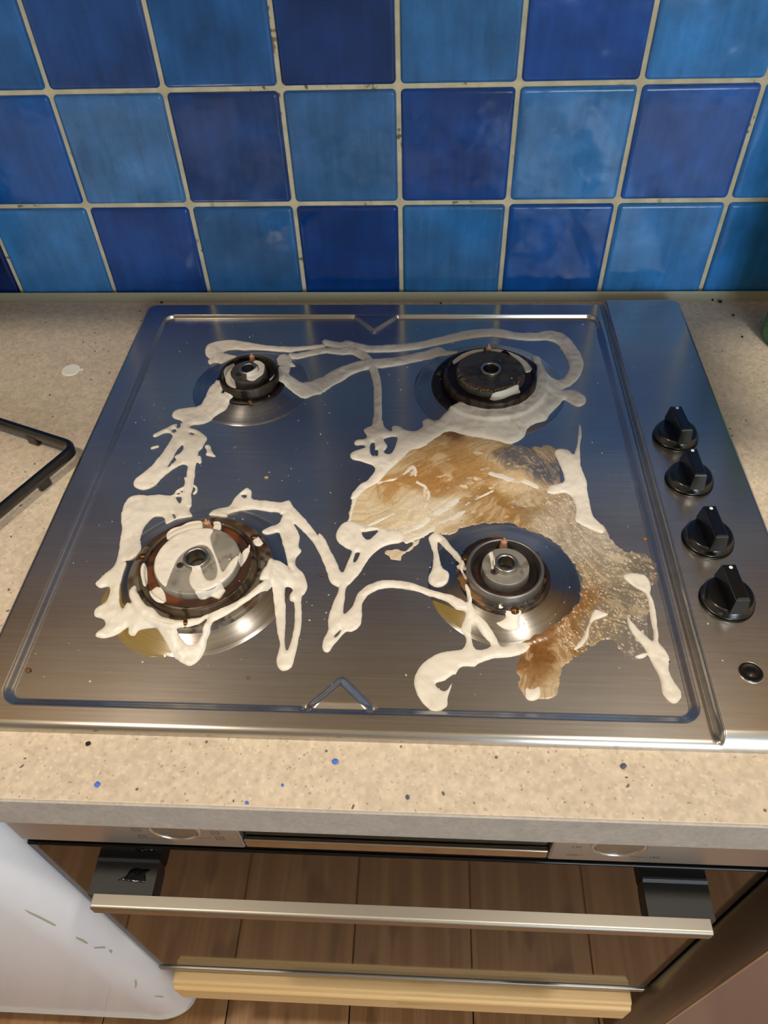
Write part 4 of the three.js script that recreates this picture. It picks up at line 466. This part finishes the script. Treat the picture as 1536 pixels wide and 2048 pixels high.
  const tight = [[68.8, 309, 2.2], [71.5, 311, 1.6], [66, 311.5, 1.4], [86.9, 312.5, 1.7], [66.7, 332.4, 1.8], [109.5, 341, 1.8], [113, 341.5, 1.6], [116, 343, 2.3], [139, 324.4, 2.2], [204.7, 295, 3], [191.5, 286.5, 1.6], [151.7, 403.2, 1.9], [133.6, 440.3, 1.9], [121.9, 449, 1.5]];
  const where = ['largest bubble of the cluster at the middle of the brown lather', 'small bubble right of the cluster in the brown lather', 'small bubble left of the cluster in the brown lather', 'lone bubble right of the central cluster', 'bubble near the rear left of the front right dish', 'left bubble of the row behind the front right dish', 'middle bubble of the row behind the front right dish', 'right bubble of the row behind the front right dish', 'bubble beside the upright cream streak', 'large clear bubble against the right tray edge', 'small clear bubble left of the large one by the tray edge', 'bubble on the right rim of the front right dish', 'bubble in the dark runoff at the dish', 'small bubble in the dark runoff nearest the front'];
  const hemi = new THREE.SphereGeometry(1, 16, 8, 0, Math.PI * 2, 0, Math.PI / 2);
  tight.forEach(([x, z, r], i) => { const m = solo('suds_bubble', hemi, gl, where[i], 'bubble', [x / 1000, CT + surf(x / 1000, z / 1000) + 0.0004, z / 1000], 'suds bubbles'); m.scale.setScalar(r / 1000); });
}

// ------------------------------------------------------------------ built-in oven below the worktop
const OZ = 0.5535, OX0 = -0.283, OX1 = 0.2925, OXC = (OX0 + OX1) / 2;
const panelTex = (draw) => { const c = document.createElement('canvas'); c.width = 1024; c.height = 512; const g = c.getContext('2d'); g.fillStyle = '#ffffff'; g.fillRect(0, 0, 1024, 512); draw(g); const t = new THREE.CanvasTexture(c); t.colorSpace = THREE.SRGBColorSpace; return t; };
{
  const oven = thing('oven', 'built-in oven with black mirrored glass door and steel control strip under the worktop', 'oven', [OXC, 0.335, 0]);
  const X = (x) => x - OXC, Y = (y) => y - 0.335;
  part('oven_body', box(OX1 - OX0 - 0.03, 0.5, 0.50, 0.004), mDark, oven, [0, Y(0.60), 0.29]);
  // control strip: left and right steel panels with printed scales, dark display between
  const pm = (draw) => phys({ map: panelTex(draw), color: 0xb8b4ae, metalness: 0.85, roughness: 0.36 });
  const panel = (name, x0, x1, y0, y1, draw, label) => {
    const b = part(name, box(x1 - x0, y1 - y0, 0.02, 0.0015), phys({ color: 0xb8b4ae, metalness: 0.85, roughness: 0.36 }), oven, [X((x0 + x1) / 2), Y((y0 + y1) / 2), OZ - 0.0101], label);
    const g = new THREE.PlaneGeometry(x1 - x0 - 0.003, y1 - y0 - 0.003);
    if (draw) part('printed_scale', g, pm(draw), b, [0, 0, 0.01015]);
    return b;
  };
  const FY0 = 0.7612, FY1 = 0.858;
  const sx = (x, x0, x1) => (x - x0 - 0.0015) / (x1 - x0 - 0.003) * 1024, sy = (y) => 512 - (y - FY0 - 0.0015) / (FY1 - FY0 - 0.003) * 512;
  const PL0 = OX0 + 0.0005, PL1 = -0.1048, PR0 = 0.1255, PR1 = OX1;
  const left = panel('control_panel', PL0, PL1, FY0, FY1, (g) => {
    g.strokeStyle = '#5a564f'; g.lineWidth = 3; const px = (x) => sx(x, PL0, PL1);
    const icon = (x, y) => { const w = 34, h = 34; g.strokeRect(px(x) - w / 2, sy(y) - h / 2, w, h); };
    for (const [x, y] of [[-0.1822, 0.7928], [-0.1813, 0.7782], [-0.1228, 0.7915], [-0.1212, 0.7801], [-0.186, 0.81], [-0.118, 0.81]]) { icon(x, y); g.beginPath(); g.moveTo(px(x) - 10, sy(y) + 8); g.lineTo(px(x) + 10, sy(y) + 8); g.moveTo(px(x) - 10, sy(y) - 8); g.lineTo(px(x) + 10, sy(y) - 8); g.stroke(); }
    g.lineWidth = 2; for (const [xa, xb, y] of [[-0.176, -0.168, 0.783], [-0.176, -0.150, 0.7745], [-0.140, -0.128, 0.7795], [-0.134, -0.130, 0.791]]) { g.beginPath(); g.moveTo(px(xa), sy(y)); g.lineTo(px(xb), sy(y)); g.stroke(); }
  }, 'brushed steel panel with printed oven function symbols');
  const right = panel('control_panel', PR0, PR1, FY0, FY1, (g) => {
    const px = (x) => sx(x, PR0, PR1); g.fillStyle = '#5a564f'; g.strokeStyle = '#5a564f'; g.lineWidth = 3; g.font = '30px sans-serif'; g.textAlign = 'center'; g.textBaseline = 'middle';
    g.fillText('230', px(0.1429), sy(0.7899)); g.fillText('200', px(0.1420), sy(0.7728)); g.fillText('180', px(0.2018), sy(0.7739));
    g.beginPath(); g.moveTo(px(0.182), sy(0.7775)); g.lineTo(px(0.186), sy(0.7735)); g.lineTo(px(0.197), sy(0.7735)); g.stroke();
    g.lineWidth = 2; g.beginPath(); g.moveTo(px(0.1465), sy(0.7728)); g.lineTo(px(0.151), sy(0.7735)); g.stroke();
  }, 'brushed steel panel with printed temperature numbers');
  for (const [p, x] of [[left, -0.152], [right, 0.172]]) {
    const lx = X(x) - p.position.x, ly = Y(0.797) - p.position.y;
    part('dial_ring', new THREE.TorusGeometry(0.0184, 0.0017, 12, 48), std({ color: 0xd8d8d8, metalness: 1, roughness: 0.2 }), p, [lx, ly, 0.0105]);
    part('dial_button', (() => { const g = new THREE.CylinderGeometry(0.0168, 0.0168, 0.004, 40); g.rotateX(Math.PI / 2); return g; })(), phys({ color: 0x9a9488, metalness: 0.9, roughness: 0.35 }), p, [lx, ly, 0.0092]);
  }
  const glass = phys({ color: 0x0b0a09, roughness: 0.06, ior: 1.47, specularIntensity: 0.7 });
  part('display_window', box(PR0 - PL1, 0.081, 0.012, 0.001), glass, oven, [X((PL1 + PR0) / 2), Y(0.777 + 0.0405), OZ - 0.0105]);
  part('display_lip', box(PR0 - PL1 - 0.001, 0.014, 0.018, 0.0015), phys({ color: 0xb8b0a4, metalness: 1, roughness: 0.16 }), oven, [X((PL1 + PR0) / 2), Y(0.7685), OZ - 0.0095], 'polished steel lip below the dark display');
  const door = part('oven_door', box(OX1 - OX0, 0.4145, 0.03, 0.002), glass, oven, [0, Y(0.752 - 0.20725), OZ - 0.0151], 'black mirrored glass oven door');
  part('door_top_edge', box(OX1 - OX0, 0.006, 0.03, 0.001), mDark, door, [0, 0.2095, -0.003]);
  // handle
  const bar = part('door_handle', (() => { const s = new THREE.Shape(); s.moveTo(0, 0); s.lineTo(0.0072, 0); s.quadraticCurveTo(0.0092, 0, 0.0092, -0.002); s.lineTo(0.0092, -0.0105); s.quadraticCurveTo(0.0092, -0.0125, 0.0072, -0.0125); s.lineTo(0, -0.0125); s.closePath(); const g = new THREE.ExtrudeGeometry(s, { depth: 0.478, bevelEnabled: true, bevelSize: 0.0008, bevelThickness: 0.0008, bevelSegments: 2, curveSegments: 6 }); g.rotateY(-Math.PI / 2); g.translate(0.239, 0, 0); return g; })(), phys({ color: 0xa8a296, metalness: 1, roughness: 0.36 }), oven, [X(0.011), Y(0.7230), 0.5812], 'long brushed steel door handle bar');
  const bm = std({ color: 0x282623, roughness: 0.5 });
  for (const [x0, x1] of [[-0.2335, -0.182], [0.2045, 0.2545]]) {
    const s = new THREE.Shape(); s.moveTo(0, 0.004); s.lineTo(0.004, 0); s.lineTo(0.0296, 0); s.lineTo(0.0296, -0.0125); s.lineTo(0.022, -0.021); s.lineTo(0.006, -0.02); s.lineTo(0, -0.016); s.closePath();
    const g = new THREE.ExtrudeGeometry(s, { depth: x1 - x0, bevelEnabled: false }); g.rotateY(-Math.PI / 2); g.translate((x1 - x0) / 2, 0, 0);
    part('handle_bracket', g, bm, oven, [X((x0 + x1) / 2), Y(0.7225), OZ - 0.002], 'charcoal grey handle bracket');
  }
  solo('water_spot', layerGeo({ o: [[[-213, 569.5], [-207, 566], [-205, 562], [-200, 559.5], [-194, 560], [-188.5, 560], [-188, 562], [-191, 564], [-190, 568], [-190, 570.5], [-196, 570.5], [-203, 570], [-208, 569.5]]], h: [] }, { step: 0.5, H: 0.35, W: 2, rough: 0.5, seed: 91, base: () => 0.7225 - CT }), phys({ color: 0x0c0a0e, roughness: 0.12 }), 'dark wet spot on the left oven handle bracket', 'stain');
  // metal ledge under the door
  part('lower_ledge', box(OX1 - OX0, 0.012, 0.03, 0.0012), std({ color: 0xa8a49e, metalness: 0.9, roughness: 0.35 }), oven, [0, Y(0.3255), OZ - 0.0130], 'worn steel ledge below the oven door');
}
// pine drawer front below the oven
{
  const t = thing('drawer_unit', 'pine drawer front below the oven door', 'drawer', [0.004, 0.252, 0]);
  const s = new THREE.Shape(); s.moveTo(0.53, 0); s.lineTo(0.5705, 0); s.lineTo(0.5705, 0.042); s.quadraticCurveTo(0.5712, 0.046, 0.567, 0.048); s.lineTo(0.565, 0.0535); s.quadraticCurveTo(0.5645, 0.0545, 0.563, 0.0545); s.lineTo(0.53, 0.0545); s.closePath();
  const g = new THREE.ExtrudeGeometry(s, { depth: 0.546, bevelEnabled: true, bevelSize: 0.0012, bevelThickness: 0.002, bevelSegments: 2, curveSegments: 6 }); g.rotateY(-Math.PI / 2); g.translate(0.275, 0, 0); uvBox(g);
  const pm = std({ map: (() => { const q = rep(pineTex, 6, 1.1); q.rotation = Math.PI / 2; return q; })(), roughness: 0.42 });
  part('drawer_front', g, pm, t);
  part('drawer_box', box(0.52, 0.04, 0.46, 0.003), pm, t, [0, 0.025, 0.30]);
}
struct('trim_1', box(0.60, 0.25, 0.018, 0.002), std({ color: 0x4a3322, roughness: 0.6 }), 'brown kick board under the pine drawer', 'kick board', [0.004, 0.125, 0.495]);
// white appliance at the left
function roundFront(x0, x1, zb, zf, rx, rz, right) { const s = new THREE.Shape(); const N = 14; s.moveTo(x0, -zb); if (right) { s.lineTo(x0, -zf); s.lineTo(x1 - rx, -zf); for (let i = 1; i <= N; i++) { const a = i / N * Math.PI / 2; s.lineTo(x1 - rx + rx * Math.sin(a), -(zf - rz + rz * Math.cos(a))); } s.lineTo(x1, -zb); } else { for (let i = 0; i <= N; i++) { const a = i / N * Math.PI / 2; s.lineTo(x0 + rx - rx * Math.cos(a), -(zf - rz + rz * Math.sin(a))); } s.lineTo(x1, -zf); s.lineTo(x1, -zb); } s.closePath(); return s; }
function upright(shape, y0, y1, bev = 0.002) { const g = new THREE.ExtrudeGeometry(shape, { depth: y1 - y0 - 2 * bev, bevelEnabled: bev > 0, bevelSize: bev * 0.5, bevelThickness: bev, bevelSegments: 2, curveSegments: 20 }); g.rotateX(-Math.PI / 2); g.translate(0, y0 + bev, 0); return g; }
function smoothN(g, deg = 30) {                                   // smooth normals across shallow edges
  const p = g.attributes.position, n = g.attributes.normal, m = new Map(), key = (i) => [p.getX(i), p.getY(i), p.getZ(i)].map((q) => Math.round(q * 1e5)).join(','), c = Math.cos(deg * Math.PI / 180), src = n.array.slice();
  for (let i = 0; i < p.count; i++) { const k = key(i); (m.get(k) || m.set(k, []).get(k)).push(i); }
  for (const l of m.values()) for (const i of l) { let x = 0, y = 0, z = 0; for (const j of l) { const d = src[i * 3] * src[j * 3] + src[i * 3 + 1] * src[j * 3 + 1] + src[i * 3 + 2] * src[j * 3 + 2]; if (d > c) { x += src[j * 3]; y += src[j * 3 + 1]; z += src[j * 3 + 2]; } } const L = Math.hypot(x, y, z) || 1; n.setXYZ(i, x / L, y / L, z / L); }
  return g;
}
{
  const t = thing('fridge', 'white under counter fridge left of the oven with rounded scuffed door edge', 'fridge', [-0.5865, 0, 0]);
  const enamel = phys({ color: 0xf3f6fa, roughness: 0.32, clearcoat: 0.3 });
  const g = smoothN(upright(roundFront(-0.30, 0.300, 0.06, 0.545, 0.002, 0.002, true), 0.10, 0.857)); part('cabinet', g, enamel, t);
  const d = part('door', smoothN(upright(roundFront(-0.30, 0.3005, 0.5455, 0.577, 0.048, 0.030, true), 0.125, 0.857)), enamel, t);
  part('door_gasket', smoothN(upright(roundFront(-0.30, 0.302, 0.5455, 0.578, 0.049, 0.031, true), 0.117, 0.124, 0.001)), std({ color: 0xcfcabb, roughness: 0.6 }), t);
  for (const x of [-0.26, 0.24]) part('foot', new THREE.LatheGeometry(V2([[0.0001, 0], [0.02, 0], [0.022, 0.01], [0.012, 0.02], [0.012, 0.1]]), 20), mDark, t, [x, 0, 0.48]);
  // scuffs: chips in the enamel, thin raised flakes on the rounded edge
  const R = rng(5), mChip = std({ color: 0xb9b29c, roughness: 0.8 });
  const edge = (a, y) => [0.3005 - 0.048 + 0.0491 * Math.sin(a), y, 0.577 - 0.030 + 0.0311 * Math.cos(a)];
  for (const [a, y, l, tilt] of [[0.45, 0.62, 0.06, 0.12], [0.62, 0.53, 0.03, 0.1], [0.75, 0.49, 0.018, 0.5], [0.85, 0.465, 0.012, 0], [0.6, 0.33, 0.034, -0.25], [0.72, 0.24, 0.024, 0.3]]) {
    const s = new THREE.Shape(); s.moveTo(-0.0012, -l / 2); s.lineTo(0.0006, -l / 2 + 0.002); s.lineTo(0.0016, 0); s.lineTo(0.0008, l / 2); s.lineTo(-0.0009, l / 3); s.closePath();
    const c = part('scuff', new THREE.ExtrudeGeometry(s, { depth: 0.0003, bevelEnabled: false }), mChip, d, edge(a, y)); c.rotation.set(0, Math.atan(0.625 * Math.tan(a)), tilt, 'YXZ');
  }
}
// dark glossy appliance at the right
{
  const t = thing('dishwasher', 'dark steel appliance right of the oven with glossy rounded edge', 'appliance', [0.598, 0, 0]);
  const gloss = phys({ color: 0x161616, roughness: 0.2, ior: 1.5, specularIntensity: 0.6 });
  part('cabinet', smoothN(upright(roundFront(-0.303, 0.30, 0.06, 0.53, 0.002, 0.002, false), 0.06, 0.857)), std({ color: 0x8e8c88, roughness: 0.5, metalness: 0.6 }), t);
  part('rounded_edge', smoothN(upright(roundFront(-0.303, -0.2730, 0.53, 0.577, 0.0295, 0.036, false), 0.06, 0.857)), gloss, t);
  part('edge_line', upright((() => { const s = new THREE.Shape(); s.moveTo(-0.2733, -0.56); s.lineTo(-0.2733, -0.5785); s.lineTo(-0.2710, -0.5785); s.lineTo(-0.2710, -0.56); s.closePath(); return s; })(), 0.06, 0.857, 0.0005), std({ color: 0xe0e0e4, metalness: 1, roughness: 0.25 }), t, null, 'bright steel edge line');
  part('door_panel', upright((() => { const s = new THREE.Shape(); s.moveTo(-0.2708, -0.53); s.lineTo(-0.2708, -0.5772); s.lineTo(0.30, -0.5772); s.lineTo(0.30, -0.53); s.closePath(); return s; })(), 0.06, 0.857, 0.001), phys({ color: 0x8c7a76, metalness: 0.45, roughness: 0.28 }), t);
}
// ------------------------------------------------------------------ loose things on the worktop
{ // pan support frame lying on the worktop at the left
  const t = thing('pan_support', 'black enamelled wire pan support lying on the worktop left of the hob', 'pan support', [0, CT, 0]);
  const blk = phys({ color: 0x0a0a0b, roughness: 0.28, clearcoat: 0.4, clearcoatRoughness: 0.2 });
  const C = [[-0.2815, 0.2655], [-0.382, 0.226 + 0.0005], [-0.478, 0.415], [-0.376, 0.452]];
  const pts = []; const N = C.length, rad = 0.012;
  for (let i = 0; i < N; i++) { const p = C[i], a = C[(i + N - 1) % N], b = C[(i + 1) % N]; const da = Math.hypot(a[0] - p[0], a[1] - p[1]), db = Math.hypot(b[0] - p[0], b[1] - p[1]); const s = [p[0] + (a[0] - p[0]) / da * rad, p[1] + (a[1] - p[1]) / da * rad], e = [p[0] + (b[0] - p[0]) / db * rad, p[1] + (b[1] - p[1]) / db * rad]; for (let k = 0; k <= 6; k++) { const u = k / 6; pts.push([(1 - u) ** 2 * s[0] + 2 * u * (1 - u) * p[0] + u * u * e[0], (1 - u) ** 2 * s[1] + 2 * u * (1 - u) * p[1] + u * u * e[1]]); } }
  const sec = [[-0.0032, 0.0085], [-0.0032, 0.0155], [-0.0018, 0.0172], [0.0018, 0.0172], [0.0032, 0.0155], [0.0032, 0.0085], [0.0018, 0.0068], [-0.0018, 0.0068]];
  const pos = [], idx = [], M = pts.length, K = sec.length;
  for (let i = 0; i < M; i++) { const a = pts[(i + M - 1) % M], b = pts[(i + 1) % M], dx = b[0] - a[0], dz = b[1] - a[1], l = Math.hypot(dx, dz), nx = -dz / l, nz = dx / l; for (const [o, y] of sec) pos.push(pts[i][0] + nx * o, y, pts[i][1] + nz * o); }
  for (let i = 0; i < M; i++) for (let k = 0; k < K; k++) { const a = i * K + k, b = i * K + (k + 1) % K, c = ((i + 1) % M) * K + k, d = ((i + 1) % M) * K + (k + 1) % K; idx.push(a, c, b, b, c, d); }
  const g = new THREE.BufferGeometry(); g.setAttribute('position', new THREE.Float32BufferAttribute(pos, 3)); g.setIndex(idx); const g2 = g.toNonIndexed(); g2.computeVertexNormals(); part('frame', smoothN(g2, 40), blk, t);
  for (const [x, z, ry] of [[-0.3005, 0.3035, 1.05], [-0.436, 0.335, 1.05], [-0.33, 0.2475, -0.37], [-0.43, 0.432, -0.37]]) { const f = part('foot', box(0.012, 0.0105, 0.006, 0.0015), blk, t, [x, 0.0054, z]); f.rotation.y = ry; }
}
{
  const g = new THREE.LatheGeometry(V2([[0.0001, 0.0011], [0.007, 0.0011], [0.0085, 0.0015], [0.0094, 0.0011], [0.0096, 0.0004], [0.0094, 0], [0.0001, 0]]), 40);
  const t = thing('bottle_seal', 'small round white plastic seal lying on the worktop left of the hob', 'seal', [-0.3324, CT, 0.1381]);
  const m = std({ color: 0xeeeade, roughness: 0.5 });
  part('disc', g, m, t); part('tab', box(0.004, 0.001, 0.003, 0.0004), m, t, [0.0108, 0.0006, -0.001]);
}
{ // green bottle at the right edge of the view
  const t = thing('soap_bottle', 'green plastic bottle standing on the worktop at the right by the tiles', 'bottle', [0.405, CT, 0.082]);
  const gm = phys({ color: 0x0d8f4a, roughness: 0.2, transmission: 0.35, thickness: 0, clearcoat: 0.4 });
  part('bottle_body', new THREE.LatheGeometry(V2([[0.0001, 0], [0.031, 0], [0.035, 0.004], [0.036, 0.05], [0.035, 0.14], [0.031, 0.165], [0.016, 0.185], [0.012, 0.19], [0.012, 0.2]]), 40), gm, t);
  part('cap', new THREE.LatheGeometry(V2([[0.014, 0.196], [0.014, 0.218], [0.010, 0.222], [0.005, 0.224], [0.004, 0.238], [0.0001, 0.239]]), 24), std({ color: 0x0a3f26, roughness: 0.4 }), t);
}
{ // kettle out of view at the left, placed to shade the worktop by the tiles
  const t = thing('unseen_kettle', 'black kettle out of view at the far left of the worktop by the tiles', 'unseen_kettle', [-0.56, CT, 0.12]);
  const km = phys({ color: 0x101114, roughness: 0.25 });
  part('kettle_body', new THREE.LatheGeometry(V2([[0.0001, 0], [0.078, 0], [0.082, 0.02], [0.078, 0.1], [0.066, 0.17], [0.05, 0.19], [0.02, 0.2], [0.012, 0.215], [0.0001, 0.218]]), 40), km, t);
  const h = part('handle', new THREE.TubeGeometry(new THREE.CatmullRomCurve3([[0, 0.185, 0.055], [0, 0.21, 0.1], [0, 0.16, 0.13], [0, 0.07, 0.11], [0, 0.04, 0.078]].map((a) => new THREE.Vector3(...a))), 24, 0.01, 10), km, t); h.rotation.y = -2.2;
}
{ // crumbs and chips
  const R = rng(77), gs = [0, 1, 2].map((s) => { const g = new THREE.IcosahedronGeometry(1, 1), p = g.attributes.position; for (let i = 0; i < p.count; i++) { const k = 0.7 + 0.6 * noise(p.getX(i) * 2 + s * 9, p.getY(i) * 2 + p.getZ(i), s); p.setXYZ(i, p.getX(i) * k, p.getY(i) * k, p.getZ(i) * k); } g.computeVertexNormals(); return g; });
  const mk = std({ color: 0x17110d, roughness: 0.8 }), bl = std({ color: 0x3f6fd8, roughness: 0.6 }), gr = std({ color: 0x55506a, roughness: 0.6 });
  const L = [
    [-0.0254, 0.5439, 2.2, bl, 'blue chip on the worktop in front of the hob tongue'], [-0.1744, 0.5638, 1.9, bl, 'blue chip on the worktop above the left end of the oven'], [-0.057, 0.5602, 1.0, bl, 'tiny pale blue chip left of the middle of the worktop front'], [-0.0775, 0.572, 1.2, bl, 'blue chip at the very front edge of the worktop'],
    [0.1562, 0.541, 2.0, gr, 'grey purple triangular chip on the worktop front at the right'], [0.0214, 0.5652, 1.4, gr, 'small grey blue chip on the worktop front near the middle'],
    [0.3455, 0.0145, 2.2, mk, 'larger black crumb on the worktop by the sealant at the right'], [0.353, 0.040, 1.5, mk, 'black crumb on the worktop right of the hob corner'], [0.3385, 0.0105, 1.6, mk, 'black crumb sitting on the sealant bead at the right'], [0.352, 0.079, 1.3, mk, 'dark crumb on the worktop nearest the green bottle'],
    [-0.2695, 0.0135, 1.7, mk, 'dark crumb behind the rear left hob corner'], [-0.272, 0.293, 0, mk, ''], [0.044, 0.016, 1.3, mk, 'dark crumb in the gap behind the hob'], [-0.1888, 0.537, 1.7, mk, 'dark crumb on the worktop just in front of the hob rim at the left'],
  ];
  L.forEach(([x, z, s, m, lab], i) => { if (!s) return; const o = solo(m === bl || m === gr ? 'chip' : 'crumb', gs[i % 3], m, lab, m === mk ? 'crumb' : 'chip', [x, CT + s * 0.0005, z]); o.scale.set(s * 0.001, s * 0.0006, s * 0.001 * 0.8); o.rotation.y = i; });
  const S = [[-0.2475, 0.4855, 2.3, 'brown rust spot in the front left corner of the tray'], [-0.0905, 0.487, 1.3, 'small brown crumb in front of the loop of cream'], [-0.1076, 0.292, 1.6, 'small tan crumb in the middle of the left half of the tray'], [-0.0495, 0.397, 1.4, 'rust red speck right of the front left burner'], [0.199, 0.4665, 1.0, 'tiny red speck by the tray edge near the forked dribble'], [0.2028, 0.3555, 1.6, 'amber drop on the right tray edge']];
  S.forEach(([x, z, s, lab], i) => { const o = solo('crumb', gs[i % 3], std({ color: [0x6a4216, 0x6b4a1a, 0xb89a68, 0x5a2a18, 0x7a2018, 0x9a6412][i], roughness: 0.4 }), lab, 'crumb', [x, CT + surf(x, z) + s * 0.0003, z]); o.scale.set(s * 0.001, s * 0.0005, s * 0.0008); });
}
{ // dried specks of cleaner spattered over the steel
  const R = rng(123), g0 = new THREE.IcosahedronGeometry(1, 1), L = [];
  for (let i = 0; i < 210; i++) { const x = lerp(-0.248, R() < 0.25 ? 0.285 : 0.2, R()), z = lerp(0.06, 0.5, R()), s = 0.00022 + R() * R() * 0.0007; const g = g0.clone(); g.scale(s * (0.8 + R()), s * 0.5, s); g.rotateY(R() * 3); g.translate(x, CT + surf(x, z) + s * 0.2, z); L.push(g); }
  const m = part('dried_specks', mergeGeometries(L), std({ color: 0xd8d2c2, roughness: 0.6 }), hob, null, 'tiny pale dried specks spattered over the steel'); m.userData.kind = 'stuff';
}
renderer.render(scene, camera);
